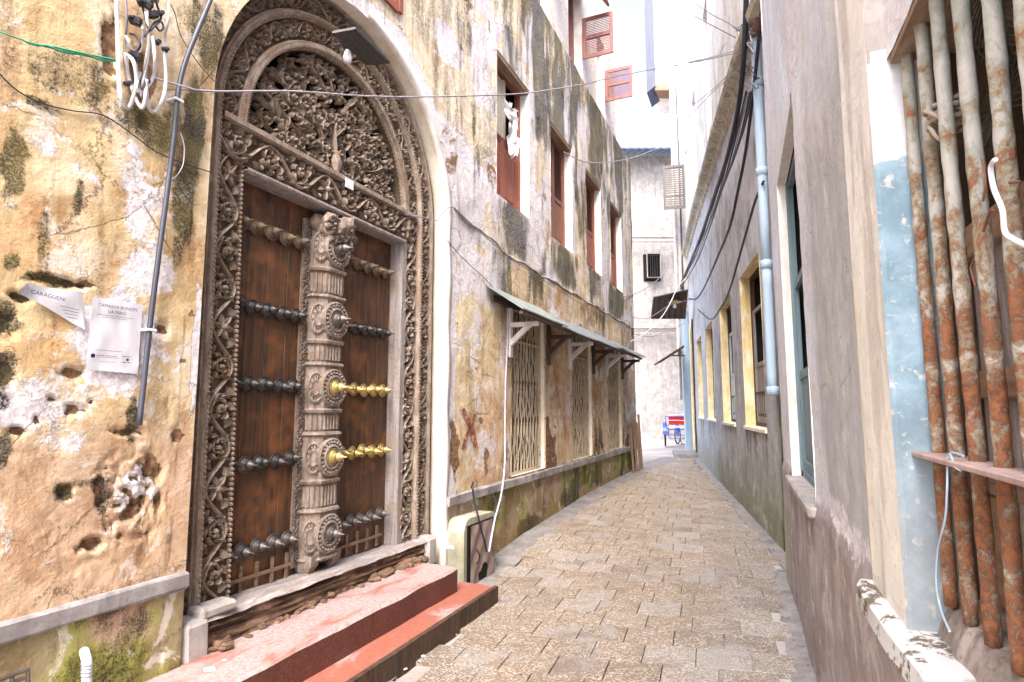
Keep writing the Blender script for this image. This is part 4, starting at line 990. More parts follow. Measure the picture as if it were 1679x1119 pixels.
for i, (u0, u1, z0, z1) in enumerate(WIN_R):
    fr = MB()
    for a, b in ((u0, u0+.05), (u1-.05, u1)): fr.box(RW, a, b, -.22, -.15, z0, z1, .004)
    fr.box(RW, u0+.05, u1-.05, -.22, -.15, z1-.05, z1-.001); fr.box(RW, u0+.05, u1-.05, -.22, -.15, z0+.001, z0+.06); fr.box(RW, u0+.05, u1-.05, -.21, -.16, z0+.5, z0+.53)
    win = part('window', fr, M['dark_wood'], rb)
    opening(RW, u0, u1, z0, z1, .15, M['reveal_yellow'], win)
    m = MB(); m.box(RW, u0-.03, u1+.03, -.15, .035, z0-.055, z0+.004, .01); part('sill', m, M['reveal_cream'], win)
    um = (u0+u1)/2
    shutter_leaf(RW, u0+.05, um, z0+.55, z1-.06, -.26, M['red_door'] if i in (0, 2) else M['shutter_dark'], win, .5, 'none'); shutter_leaf(RW, um+.01, u1-.05, z0+.06, z1-.55, -.20, M['grey_wood'] if i == 0 else M['pipe'], win, .5, 'none')
    bars = None
    for k in range(9):
        u = u0+.15+k*(u1-u0-.3)/8; q = MB(); q.tube([RW.p(u, z0, -.18), RW.p(u, z0+.5, -.18)], .009, 5)
        part('bar', q, M['iron'], win)
for i, (u0, u1, z0, z1) in enumerate(UPW_R):
    fr = MB()
    for a, b in ((u0, u0+.06), (u1-.06, u1)): fr.box(RW, a, b, -.28, -.2, z0, z1)
    fr.box(RW, u0+.06, u1-.06, -.28, -.2, z0, z0+.06)
    win = part('window', fr, M['red_door'], rb); opening(RW, u0, u1, z0, z1, .25, M['reveal_white'], win)
    shutter_leaf(RW, u0+.06, u1-.06, z0+.06, z1-.05, -.27, M['red_door'], win, .4, 'none')
# doorway at the far end: yellowed jamb, dark leaf
fr = MB(); u0, u1, z0, z1 = DOOR_R; fr.box(RW, u1, u1+.5, -.02, .05, z0, z1+.1, .01); dw = part('doorway', fr, M['reveal_yellow'], rb)
opening(RW, u0, u1, z0, z1, .4, M['reveal_yellow'], dw); m = MB(); m.box(RW, u0, u1, -.40, -.36, z0, z1); part('door_leaf', m, M['dark_wood'], dw)
m = MB(); m.box(RW, u0-.1, u0-.002, -.02, .05, z0, z1+.1, .01); part('post', m, M['dark_wood'], dw)
# sloping cornice
rows = []
for u in np.arange(6.3, 22.4, .25):
    z = float(zcorn(np.array(u))); rows.append([RW.p(u, z-.22, -.01), RW.p(u, z-.20, .05), RW.p(u, z-.09, .08), RW.p(u, z-.07, .20), RW.p(u, z, .23), RW.p(u, z+.03, .22), RW.p(u, z+.06, -.01)])
m = MB(); m.sweep(rows); M['cornice'] = mat_conc('stained_cornice', (.40, .36, .27), (.60, .56, .48), (.12, .09, .05), .8); part('cornice', m, M['cornice'], rb)
m = MB(); m.box(RW, 20.2, 22.0, .0, .75, -.1, .10, .02); single('stone_step', m, M['gutter'], RW.M(21, 0, .4), 'pale stone doorstep before the yellow and brown doorway at the alley end', 'step')
# shutter leaf standing open high on the far end
m = MB(); z0, z1 = 9.0, 10.7; u = 21.9
for a, b in ((.02, .10), (.72, .80)): m.box(RW, u-.02, u+.02, a, b, z0, z1)
for a, b in ((z0, z0+.1), (9.45, 9.55), (z1-.1, z1)): m.box(RW, u-.018, u+.018, .10, .72, a, b)
M['grey_shutter'] = mat_paint('grey_brown_shutter', (.13, .115, .11), (.09, .08, .08), (.25, .22, .2), .66); fs_ = part('open_shutter', m, M['grey_shutter'], rb); s2 = MB()
for k in range(18):
    z = z0+.12+k*.085
    if abs(z-9.5) > .07 and z < z1-.12: s2.hexa([RW.p(u-.014, z-.034, .10), RW.p(u-.008, z-.036, .10), RW.p(u-.008, z-.036, .72), RW.p(u-.014, z-.034, .72), RW.p(u+.008, z+.032, .10), RW.p(u+.014, z+.030, .10), RW.p(u+.014, z+.030, .72), RW.p(u+.008, z+.032, .72)])
part('slat', s2, M['grey_shutter'], fs_, kind='stuff')

# nearest house on the right
def paint_near(U, Z):
    n = len(U); f1 = fbm(U*1.5, Z*1.2, 303); f2 = fbm(U*4, Z*3, 311); f4 = fbm(U*7, Z*.6, 331); f3 = fbm(U*9, Z*7, 341)
    t = np.tile(np.array((.78, .86, .97)), (n, 1)); t = mixc(t, (.66, .70, .78), sst(.5, .64, f4)*.7); t = mixc(t, (.80, .79, .80), sst(.5, .62, f1)*.7)
    g = sst(3.35, 3.1, U+(f1-.5)*.3)*sst(1.8, 2.0, U); g2 = g*sst(3.6, 2.7, Z+(f1-.5)*.6); t = mixc(t, (.46, .455, .46), g2*.9); t = mixc(t, (.62, .60, .60), g*(1-g2)*.6)
    t = mixc(t, (.70, .70, .72), sst(.58, .66, f2)*.6*(1-g2))
    zb = 1.12+(f1-.5)*.25+sst(3.4, 2.0, U)*.0; b = sst(zb+.03, zb-.05, Z); t = mixc(t, (.36, .315, .31), b*.95); t = mixc(t, (.30, .25, .23), b*sst(.5, .66, f2)*.7); t = mixc(t, (.55, .48, .46), b*sst(.55, .7, f3)*.5)
    gr = sst(5.9, 6.4, U)*sst(2.8, 1.6, Z); t = mixc(t, (.40, .46, .30), gr*.6)
    lay = np.stack([.16+.36*(1-g)*(1-b)+.45*(f2-.5)+.5*sst(.12, .0, np.abs(Z-zb-.02))*sst(3.4, 3.1, U)*sst(1.7, 1.9, U), -.12+.30*sst(.58, .7, f4)*(1-b)*sst(.5, .62, f1)+.2*b+.2*b*sst(.3, .0, Z), .10+0*b], 1)
    disp = (fbm(U*1.2, Z*1.0, 305, 3)-.5)*.05+(fbm(U*18, Z*15, 306, 3)-.5)*.006-b*.0+.02*sst(zb, zb-.1, Z)
    return t, lay, disp
WN = (3.70, 5.40, 1.03, 3.55); WB = (-.9, 1.50, 1.10, 2.47)
nb_ = thing('near_house', 'nearest white and brown house front with a cream pilaster and rusty barred window', 'building', N.M(3, 0))
wall_grid('wall', N, np.r_[np.arange(-3, .4, .1), np.arange(.4, 3.5, .02), np.arange(3.5, 6.43, .03), 6.43], np.r_[np.arange(-.25, 3.8, .025), np.arange(3.8, 9., .1), 9.0], [WN, WB], paint_near, M['wall_near'], nb_)
c = MB(); c.box(N, -3, 6.43, -6, -.8, -.25, 9)
for u in (-3, 6.43): c.quad(N.p(u, -.25, 0), N.p(u, -.25, -.8), N.p(u, 9, -.8), N.p(u, 9, 0))
c.quad(N.p(-3, 9, 0), N.p(6.43, 9, 0), N.p(6.43, 9, -.8), N.p(-3, 9, -.8)); part('wall_core', c, M['reveal_white'], nb_)
u0, u1, z0, z1 = WN
m = MB(); m.box(N, u0+.0, u1-.0, -.12, -.08, z0, z0+.06); 
for a, b in ((u0, u0+.06), (u1-.06, u1)): m.box(N, a, b, -.12, -.065, z0+.06, z1)
m.box(N, u0+.06, u1-.06, -.12, -.08, z1-.06, z1)
M['teal'] = mat_paint('teal_shutter', (.16, .24, .28), (.11, .17, .20), (.45, .42, .4), .62)
win = part('window', m, M['teal'], nb_); opening(N, u0, u1, z0, z1, .07, M['reveal_white'], win)
shutter_leaf(N, u0+.06, (u0+u1)/2, z0+.06, z1-.9, -.12, M['teal'], win, .5, 'none'); shutter_leaf(N, (u0+u1)/2+.01, u1-.06, z0+.06, z1-.9, -.12, M['teal'], win, .5, 'none')
m = MB(); m.box(N, u0-.05, u1+.06, -.22, .05, z0-.05, z0+.01, .012); part('sill', m, M['cement'], win)
def paint_pil(U, Z):
    n = len(U); f1 = fbm(U*3, Z*1.2, 403); f4 = fbm(U*9, Z*1.1, 431)
    t = np.tile(np.array((.84, .82, .76)), (n, 1)); t = mixc(t, (.80, .70, .46), sst(.45, .62, f1)*sst(2.3, 1.6, Z)); t = mixc(t, (.83, .81, .80), sst(1.9, 2.5, Z)*.8); t = mixc(t, (.45, .40, .36), sst(.58, .68, f4)*.5)
    return t, np.stack([.12+0*f1, -.1+.25*sst(.55, .7, f4), .12+0*f1], 1), (fbm(U*3, Z*2, 405, 3)-.5)*.008
wall_grid('pilaster', N, np.linspace(1.50, 1.88, 20), np.arange(1.09, 9, .03), [], paint_pil, M['wall_near'], nb_, d0=.045)
m = MB(); m.sweep([[N.p(1.50, z, .045), N.p(1.50, z, -.03)] for z in np.arange(2.47, 9, .05)]); m.sweep([[N.p(1.878, z, .045), N.p(1.884, z, .03), N.p(1.884, z, -.03)] for z in np.arange(1.13, 9, .05)])
m.quad(N.p(1.50, 1.13, .045), N.p(1.88, 1.13, .045), N.p(1.88, 1.13, -.03), N.p(1.50, 1.13, -.03)); part('pilaster_edge', m, M['cement'], nb_)
def mat_bluestrip():
    m = NT('blue_and_white_limewash', .85, .2); z = m.xyz()[2]; n1 = m.noise(6, 7, .65); n2 = m.noise(30, 6, .7)
    k = m.mr(m.ma('ADD', z, m.ma('MULTIPLY', m.ma('SUBTRACT', n1, .5), .12)), 2.195, 2.205)
    blue = m.mix(m.mr(n1, .35, .65), (.28, .40, .50), (.17, .26, .33)); blue = m.mix(m.mr(n2, .56, .66), blue, (.48, .50, .52))
    c = m.mix(k, blue, m.mix(m.mr(n1, .4, .7), (.62, .63, .68), (.48, .48, .51)))
    c = m.mix(m.mr(z, 1.7, 1.2, 0, .5), c, (.30, .27, .25))
    return m.out(c, m.bump(m.ma('ADD', n1, n2), .3, .01))
M['bluestrip'] = mat_bluestrip()
fr = MB(); fr.sweep([[N.p(1.502, z, .046), N.p(1.497+.003*math.sin(z*31), z, .035), N.p(1.497, z, -.03), N.p(1.490, z, -.065)] for z in np.linspace(1.09, 2.50, 33)])
bw = part('barred_window', fr, M['bluestrip'], nb_)
m = MB(); m.box(N, -.9, 1.488, -.36, -.002, 2.452, 2.471); part('lintel', m, M['lintel_wood'], bw)
def mat_flaky():
    m = NT('flaking_white_ledge', .85, .2); n1 = m.noise(9, 7, .7, .4); n2 = m.noise(40, 5, .7)
    c = m.mix(m.mr(m.ma('ADD', m.ma('MULTIPLY', n1, .7), m.ma('MULTIPLY', n2, .3)), .50, .54), (.52, .52, .53), (.13, .11, .08)); c = m.mix(m.mr(m.noise(5, 4, .6, 0, m.map((1, 1, 1), (4, 4, 4))), .55, .62, 0, .8), c, (.13, .14, .05))
    return m.out(c, m.bump(n1, .6, .01))
M['flaky'] = mat_flaky()
part('outer_ledge', wobble_box(N, -.9, 1.90, -.02, .085, 1.03, 1.10, .08, .008, 4), M['flaky'], bw)
m = MB(); rows = []
for i in range(60):
    u = -.9+2.39*i/59; a = (float(fbm(np.array([u*6]), np.array([2.]), 5)[0])-.5)*.03
    rows.append([N.p(u, 1.09, .0+a), N.p(u, 1.13+a*.3, -.012+a), N.p(u, 1.165+a*.3, -.03+a), N.p(u, 1.185+a*.2, -.10), N.p(u, 1.19, -.40)])
m.sweep(rows); part('sill', m, mat_conc('mossy_sill', (.20, .17, .15), (.42, .36, .35), (.05, .045, .02), .9, 1, 2), bw)
q = MB(); rows = [];                 # one bar, slightly uneven
bz = np.linspace(1.17, 2.46, 40)
for sd2 in range(3):
    q = MB(); q.tube([(.001*math.sin(z*5+sd2*2), .001*math.sin(z*4+sd2), z) for z in bz], [.0138+.0007*math.sin(z*41+sd2)+.0006*math.sin(z*97) for z in bz], 12)
    me = mesh_of('bar', q, I4, M['rustbar']); me.shade_smooth()
    for k in range(sd2, 16, 3):
        u = 1.460-.118*k+[0, -.005, .004][k % 3]; p = N.p(u, 0, -.032)
        o = inst('bar', me, bw, Matrix.Translation(p) @ Matrix.Rotation(k*1.7, 4, 'Z'))
q = MB(); q.box(N, -.9, 1.56, -.060, .012, 1.488, 1.500, .003); part('rail', q, mat_paint('pinkish_rail', (.42, .32, .30), (.30, .20, .18), (.18, .08, .05), .6), bw)
q = MB(); q.sweep([[N.p(1.489, z, -.064), N.p(1.489, z, -.36)] for z in (1.13, 2.47)]); part('inner_post', q, M['board'], bw)
# inner timber shutters
for k in range(11):
    q = MB(); ua = 1.47-.165*k; q.box(N, ua-.16, ua-.004, -.145, -.125, 1.19, 1.96 if k else 2.0, .004); part('plank', q, M['grey_wood'], bw)
for (a, b, za, zb, nm) in ((-.4, 1.5, 1.62, 1.68, 0), (-.4, 1.5, 1.93, 2.0, 0), (.95, 1.5, 1.42, 1.47, 0)):
    q = MB(); q.box(N, a, b, -.125, -.100, za, zb, .004); part('ledger', q, M['lintel_wood'], bw)
for k in range(8):
    q = MB(); ua = 1.44-.19*k; q.box(N, ua-.10, ua, -.122, -.108, 1.19, 1.415, .004); part('plank', q, M['reveal_yellow'] if k % 2 else M['lintel_wood'], bw)
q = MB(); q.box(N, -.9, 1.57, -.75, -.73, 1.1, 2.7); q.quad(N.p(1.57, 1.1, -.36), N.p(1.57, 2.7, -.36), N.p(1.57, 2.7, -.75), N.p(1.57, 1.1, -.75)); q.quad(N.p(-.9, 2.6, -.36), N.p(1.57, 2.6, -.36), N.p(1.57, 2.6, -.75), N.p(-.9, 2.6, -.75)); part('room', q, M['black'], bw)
net = MB(); random.seed(9); nu, nz_ = 26, 26      # knotted netting hung behind the bars
G = [[N.p(.40+.84*i/nu+.01*math.sin(j*.7+i), 2.46-(.44-.20*abs(i/nu-.45)+.04*math.sin(i*.8))*j/nz_, -.09+.02*math.sin(i*.5+j*.3)) for j in range(nz_+1)] for i in range(nu+1)]
for i in range(nu+1): net.tube(G[i], .0017, 3, False)
for j in range(nz_+1): net.tube([G[i][j] for i in range(nu+1)], .0017, 3, False)
single('netting', net, mat_paint('dark_net', (.03, .035, .03), (.05, .055, .045), (.08, .08, .07), .7, .9), N.M(.6, 2, -.1), 'dark knotted netting hanging behind the upper bars of the near window', 'net')
def smoothp(P, n=5):
    P = [Vector(p) for p in P]; 
    if len(P) < 3: return P
    o = []
    for i in range(len(P)-1):
        a, b, c_, d = P[max(i-1, 0)], P[i], P[i+1], P[min(i+2, len(P)-1)]
        for k in range(n):
            t = k/n; o.append(.5*((2*b)+(c_-a)*t+(2*a-5*b+4*c_-d)*t*t+(3*b-a-3*c_+d)*t**3))
    o.append(P[-1]); return o
rg = MB(); random.seed(4)
uq, zq = on(N, 1553, 190, -.05)
for k in range(7):
    a0 = random.random()*6; pts = []
    for i in range(12):
        a = a0+i*.62; rr = .024+.012*math.sin(i*1.3+k); pts.append(N.p(uq+rr*1.1*math.cos(a)-.01*k*.4, zq+.02*math.sin(a*.5+k)+.006*k-.02, -.052+rr*math.sin(a)))
    rg.tube(smoothp(pts), .0055, 6)
rg.tube(smoothp([N.p(uq+.03, zq+.02, -.02), N.p(uq-.01, zq+.012, -.008), N.p(uq-.03, zq-.002, -.012), N.p(uq-.05, zq-.03, -.03)]), .0042, 6); rg.tube(smoothp([N.p(uq+.02, zq-.02, -.02), N.p(uq-.02, zq-.03, -.012), N.p(uq-.035, zq-.06, -.02), N.p(uq-.04, zq-.10, -.05)]), .0036, 6)
single('tied_rag', rg, mat_paint('dirty_rag', (.33, .28, .23), (.22, .18, .15), (.45, .40, .36), .6, .95), N.M(uq, zq, -.05), 'dirty grey rag knotted round a painted bar of the near window', 'rag')
def path(F, pts, d=0.0, jag=0):
    out = []
    for i, q in enumerate(pts): out.append(at(F, q[0], q[1], q[2] if len(q) > 2 else d))
    return smoothp(out)
m = MB(); m.tube(path(N, [(1632, 262), (1625, 275), (1630, 310), (1644, 345), (1648, 380), (1662, 393), (1690, 406)], .0), .0042, 6)
single('white_cord', m, M['cable_w'], N.M(1, 2, 0), 'short kinked white cord hanging across the rusty bars', 'cord')
m = MB(); m.tube(path(N, [(1580, 748, -.0), (1556, 746, .0), (1553, 800), (1550, 850), (1538, 900), (1535, 955), (1543, 1000), (1557, 1035, .05)], .01), .0022, 5); m.tube(path(N, [(1558, 744, .0), (1566, 765), (1575, 772)], .01), .0022, 5)
single('pale_blue_string', m, M['pipe'], N.M(1.4, 1.3, 0), 'pale blue string tied to the window rail and dangling over the sill', 'string')
for i, (q, lb_) in enumerate((([(1612, 380), (1622, 350), (1630, 345)], 'upper middle'), ([(1600, 470), (1592, 440), (1598, 425)], 'lower'), ([(1655, 300), (1672, 298)], 'far right'), ([(1610, 262), (1616, 300), (1612, 330)], 'topmost'))):
    m = MB(); m.tube(path(N, q, -.02), .0022, 4); single('wire_scrap', m, M['rust'], N.M(1.1, 2, 0), 'twisted scrap of rusty wire caught on the window bars, the '+lb_+' one', 'wire', 'wire scraps on the bars')
# blue downpipe in the corner
dp = thing('downpipe', 'pale blue downpipe fixed in the corner between the two right-hand houses', 'pipe', RW.M(7.06, 1.7, .1))
for (za, zb, off, r) in ((3.30, 6.9, 0, .056), (1.74, 3.28, .004, .055)):
    m = MB(); m.tube([RW.p(7.06+off, z, .09) for z in np.linspace(za, zb, 8)], r, 14); part('pipe', m, M['pipe'], dp, True)
for z in (3.30, 4.45, 1.80, 5.6): m = MB(); m.lathe(Matrix.Translation(RW.p(7.06, z, .09)), [(.055, -.05), (.068, -.045), (.068, .045), (.055, .05)], 14); part('collar', m, M['pipe'], dp, True)
m = MB(); m.tube([RW.p(6.75, 6.2, .1), RW.p(7.06, 6.2, .12)], .045, 10); part('outlet', m, M['pink'], dp)

# ------------------------------------------------------------------ paving
GD = 18.3; gv = (math.sin(R(GD)), math.cos(R(GD))); gw = (gv[1], -gv[0]); PW, PL = .355, .325
pav = bpy.data.objects.new('paving', None); col.objects.link(pav); pav['kind'] = 'structure'; WM['paving'] = I4
tiles = []; ox, oy = -.2, 1.0
for i in range(0, 62):
    for j in range(-20, 24):
        a = i*PL; b = (j+(.5 if i % 2 else 0)+.12*math.sin(i*3.7))*PW; x = ox+gv[0]*a+gw[0]*b; y = oy+gv[1]*a+gw[1]*b
        if y < 2.3 or y > 19.5: continue
        dl = (x-XL(y))*L.n[0]; dr_ = (XR(y)-x)*.95; u = y*.9184+(x+3.33)*.3955
        if dl < (.70 if u < 6.75 else .20) or dr_ < .08: continue
        tiles.append((x, y, i, j))
def px_of(x, y):
    zc = -(1.6)*math.cos(PITCH)-y*math.sin(PITCH); yc = y*math.cos(PITCH)-1.6*math.sin(PITCH); return 839.5+FPX*x/yc, 559.5-FPX*zc/yc
vis = [t for t in tiles if -20 < px_of(t[0], t[1])[0] < 1700 and px_of(t[0], t[1])[1] < 1140]
near_ = sorted(vis, key=lambda t: t[0]**2+t[1]**2)[:290]; ns = set((t[2], t[3]) for t in near_)
q = MB(); q.bbox(lambda x, y, z: (x, y, z-.018), PW/2-.0032, PL/2-.0016, .018, .0018); pm = mesh_of('paver', q, I4, M['paver'])
random.seed(11); rest = MB()
def tmat(x, y):
    e = .1; zx = (gz(x+e, y)-gz(x-e, y))/(2*e); zy = (gz(x, y+e)-gz(x, y-e))/(2*e); nrm = Vector((-zx, -zy, 1)).normalized()
    X = Vector((gw[0], gw[1], 0)); Y = nrm.cross(X).normalized(); X = Y.cross(nrm)
    return Matrix.Translation((x, y, gz(x, y)+random.uniform(-.0025, .0025))) @ Matrix((X, Y, nrm)).transposed().to_4x4() @ Euler((random.gauss(0, .006), random.gauss(0, .006), random.gauss(0, .006))).to_matrix().to_4x4()
for (x, y, i, j) in tiles:
    T = tmat(x, y)
    if (i, j) in ns: inst('paver', pm, pav, T)
    else: rest.bbox(lambda a, b, c_: tuple(T @ Vector((a, b, c_-.018))), PW/2-.0032, PL/2-.0016, .018, .0018)
part('far_pavers', rest, M['paver'], pav, kind='stuff')
gs = MB()
for side in (0, 1):
    rows = []
    for y in np.arange(-2, 20, .08):
        e = .10*(float(fbm(np.array([y*.8]), np.array([side*9.]), 17, 3)[0])-.5)+.03*(float(fbm(np.array([y*7]), np.array([side*9.]), 19, 3)[0])-.5)
        if side: x0, x1 = XR(y)-.17+e*.6, XR(y)+.3
        else: x0, x1 = XL(y)-.3, XL(y)+(.36 if y > 6.9 else .36+.14*(6.9-y))+e*.7
        r = [[x0+(x1-x0)*k/6, y, gz(x0+(x1-x0)*k/6, y)+.0065] for k in range(7)]
        r[0 if side else 6][2] -= .012; rows.append(r)
    gs.sweep(rows)
struct('gutter', gs, M['gutter'], I4, True)
m = MB(); x, y = -.35, 3.55; m.wbox((x, y, gz(x, y)+.006), .14, .11, .008, R(-18), .003); m.wbox((x, y, gz(x, y)+.012), .11, .085, .008, R(-18), .002)
single('drain_cover', m, M['iron_old'], Matrix.Translation((x, y, gz(x, y))), 'small worn metal drain cover set in the paving in front of the steps', 'drain cover')

# ------------------------------------------------------------------ houses closing the alley
Fb = Fr(0, 90, -1); Fb.o = (0, 31.0); Fb.D = (1, 0); Fb.n = (0, -1); Fb.phi = 0
class FrB(Fr):
    def __init__(s, y): s.y = y; s.D = (1, 0); s.n = (0, -1); s.phi = 0; s.sg = -1; s.o = (0, y)
    def p(s, u, z, d=0.0): return (u, s.y-d, z)
FB = FrB(31.0)
def onB(x, y): p = far(x, y, 31.0); return p[0], p[2]
def paint_far(U, Z):
    n = len(U); f1 = fbm(U*.9, Z*.7, 503); f2 = fbm(U*2.5, Z*2, 511)
    t = np.tile(np.array((.90, .89, .88)), (n, 1)); t = mixc(t, (.60, .58, .56), sst(.5, .62, f1)*sst(12.5, 9, Z)*sst(7.0, 9.2, Z)); t = mixc(t, (.62, .58, .50), sst(.55, .65, f2)*.3)
    lo = sst(2.4, 1.5, Z+(f1-.5)*1.6); t = mixc(t, (.52, .47, .42), lo*.85); t = mixc(t, (.60, .44, .26), sst(2.0, 1.3, Z)*sst(.5, .6, f2)*.8)
    u, z = onB(1048, 622); b = sst(1., .3, np.hypot((U-u)/.32, (Z-z)/.32)); t = mixc(t, (.90, .80, .05), b)
    t = mixc(t, (.70, .45, .28), sst(14.8, 15.2, Z)*sst(.4, .6, f2))
    lay = np.stack([.2+.1*f1, -.1+.45*sst(.52, .62, f1)*sst(13, 11, Z)*sst(8.5, 9.5, Z)+.3*lo*sst(.5, .6, f2), .12+.4*sst(2.4, 2, Z)*sst(.56, .62, f1)], 1)
    lay[:, 0] += .2; return t, lay, (fbm(U*2, Z*2, 505, 3)-.5)*.04
fb = thing('end_house', 'tall peeling white house closing off the alley end, small barred window and yellow paint mark', 'building', Matrix.Translation((8, 31, 0)))
ub0, zb0 = onB(1062, 455); ub1, zb1 = onB(1083, 416)
wall_grid('wall', FB, np.arange(2.5, 14.01, .08), np.r_[np.arange(-.1, 15.6, .08), 15.6], [(ub0, ub1, zb0, zb1)], paint_far, M['wall_end'], fb)
c = MB(); c.hexa([(2.5, 31.6, -.1), (14, 31.6, -.1), (14, 38, -.1), (2.5, 38, -.1), (2.5, 31.6, 15.6), (14, 31.6, 15.6), (14, 38, 15.6), (2.5, 38, 15.6)])
for u in (2.5, 14): c.quad((u, 31, -.1), (u, 31.6, -.1), (u, 31.6, 15.6), (u, 31, 15.6))
part('wall_core', c, M['cement'], fb)
m = MB(); m.box(FB, ub0, ub1, -.2, -.12, zb0, zb0+.08); m.box(FB, ub0, ub1, -.2, -.12, zb1-.08, zb1); m.box(FB, ub0, ub0+.05, -.2, -.12, zb0+.08, zb1-.08); m.box(FB, ub1-.05, ub1, -.2, -.12, zb0+.08, zb1-.08); win = part('window', m, M['dark_wood'], fb); opening(FB, ub0, ub1, zb0, zb1, .2, M['reveal_white'], win)
for k in range(6): q = MB(); uu = ub0+.06+(ub1-ub0-.12)*k/5; q.tube([FB.p(uu, zb0, -.08), FB.p(uu, zb1, -.08)], .022, 5); part('bar', q, M['iron'], win)
for (y, h, d) in ((388, .12, .18), (396, .06, .1), (532, .26, .22), (541, .12, .12)):
    u, z = onB(1070, y); m = MB(); m.box(FB, 3, 13.5, -.01, d, z-h, z, .02); part('string_course', m, M['cement'], fb)
m = MB(); u, z = onB(1050, 243)
rows = []
for i in range(60): x = 2.2+i*.2; rows.append([(x, 30.3, z-.32+.05*(i % 2)), (x, 30.9, z-.05+.05*(i % 2)), (x, 33, z+.5+.05*(i % 2)), (x, 33, z+.4+.05*(i % 2)), (x, 30.3, z-.40+.05*(i % 2))])
m.sweep(rows, True); M['blue_tin'] = mat_paint('dark_blue_tin', (.045, .06, .13), (.07, .09, .16), (.2, .2, .24), .64, .5, .5); part('tin_roof', m, M['blue_tin'], fb)
# overhanging house on the right beyond the doorway
hb = thing('overhanging_house', 'white house beyond the right-hand row with a boarded upper storey jutting over the alley', 'building', Matrix.Translation((7, 24, 0)))
m = MB()
def wb(m, x0, x1, y0, y1, z0, z1, b=0): m.bbox(lambda x, y, z: ((x0+x1)/2+x, (y0+y1)/2+y, (z0+z1)/2+z), (x1-x0)/2, (y1-y0)/2, (z1-z0)/2, b or .01)
def shear(m, x0, x1, y0, y1, z0, z1, k=.28): return m.hexa([(x0, y0, z0), (x1, y0, z0), (x1, y1, z0), (x0+k*(y1-y0), y1, z0), (x0, y0, z1), (x1, y0, z1), (x1, y1, z1), (x0+k*(y1-y0), y1, z1)])
shear(m, 6.35, 12, 22.6, 28, 3.6, 14.6); shear(m, 6.75, 12, 22.6, 28, -.1, 3.6); part('wall', m, M['reveal_white'], hb)
for i in range(11):
    m = MB(); shear(m, 5.84+.01*(i % 2), 10, 22.9, 25, 14.75+i*.62, 14.75+i*.62+.605, .5); part('board', m, M['reveal_white'], hb)
m = MB(); shear(m, 5.82, 10, 22.85, 23.5, 14.50, 14.74, .5); part('soffit', m, M['lintel_wood'], hb)
m = MB(); shear(m, 5.90, 10, 23.51, 25, 14.60, 14.74, .5); part('soffit', m, M['reveal_white'], hb)
m = MB(); m.hexa([(5.46, 22.7, 14.3), (5.80, 22.7, 14.6), (6.3, 23.9, 14.6), (5.95, 23.9, 14.3), (5.46, 22.7, 21.4), (5.78, 22.7, 21.4), (6.3, 23.9, 21.4), (5.95, 23.9, 21.4)])
part('tin_cladding', m, mat_paint('slate_blue_tin', (.045, .055, .10), (.03, .035, .07), (.1, .1, .12), .66, .5, .5), hb)
for (x, r, mt) in ((6.42, .045, 'cement'), (6.62, .035, 'conduit')):
    m = MB(); m.tube([(x, 22.52, 1.9), (x, 22.52, 12.0), (x-.02, 22.52, 14.5)], r, 8); part('drainpipe', m, M[mt], hb)
m = MB(); m.hexa([(6.52, 22.45, 0), (6.78, 22.45, 0), (6.78, 22.6, 0), (6.52, 22.6, 0), (6.50, 22.45, 5.3), (6.78, 22.45, 5.3), (6.78, 22.6, 5.3), (6.50, 22.6, 5.3)]); part('blue_pipe_casing', m, M['pipe'], hb)
# canopy with a lamp, and the tilted flap beyond
cn = thing('tin_canopy', 'dark tin canopy above a bulb lamp, high on the right wall near the alley end', 'canopy', RW.M(19, 5, .5))
def sheet_rows(a, b, c, d, n, amp, th=.012):
    a, b, c, d = map(Vector, (a, b, c, d)); m = MB(); up = Vector((0, 0, 1)); top = []; bot = []
    for i in range(n+1):
        t = i/n; o_ = up*(amp*math.sin(i*PI/2*1.0)); P = a.lerp(b, t)+o_; Q = d.lerp(c, t)+o_
        top.append([P, (P+Q)/2, Q]); bot.append([P-up*th, (P+Q)/2-up*th, Q-up*th])
    m.sweep([r+s[::-1] for r, s in zip(top, bot)], True); return m
pA, pB = Vector(far(1072, 488, 18.8)), Vector(far(1128, 476, 18.8)); pC, pD = Vector(far(1124, 522, 20.6)), Vector(far(1068, 522, 20.6))
part('sheet', sheet_rows(pA, pB, pC, pD, 24, .02), M['dark_wood'], cn)
m = MB(); m.tube([pA, pB], .035, 6); m.tube([pD, pC], .03, 6); m.tube([pA, pD], .03, 6); part('frame', m, M['iron'], cn)
lp = Vector(far(1106, 494, 19.2)); ll = thing('shade_lamp', 'small enamel shade lamp with white bulb under the dark canopy', 'lamp', Matrix.Translation(lp))
m = MB(); m.lathe(Matrix.Translation(lp), [(.03, .12), (.05, .08), (.22, -.03), (.225, -.05), (.20, -.035), (.04, .05)], 14); part('shade', m, M['brass'], ll, True)
m = MB(); m.lathe(Matrix.Translation(lp+Vector((0, 0, -.17))), [(.0, -.07), (.045, -.05), (.06, 0), (.035, .07), (.03, .13)], 10); part('bulb', m, M['white_plastic'], ll, True)
m = MB(); m.tube([lp+Vector((0, 0, .1)), lp+Vector((0, .1, .3))], .012, 5); part('flex', m, M['cable_b'], ll)
a_, b_ = Vector(far(1122, 568, 21.8)), Vector(far(1081, 594, 21.0)); m = MB()
m.hexa([a_+Vector((0, 0, -.05)), b_+Vector((0, 0, -.05)), b_+Vector((.1, 1.2, -.05)), a_+Vector((.1, 1.2, -.05)), a_+Vector((0, 0, .04)), b_+Vector((0, 0, .02)), b_+Vector((.1, 1.2, .02)), a_+Vector((.1, 1.2, .04))])
m.tube([a_+Vector((0, 0, -.35)), (a_+b_)/2+Vector((0, .05, -.05))], .03, 5)
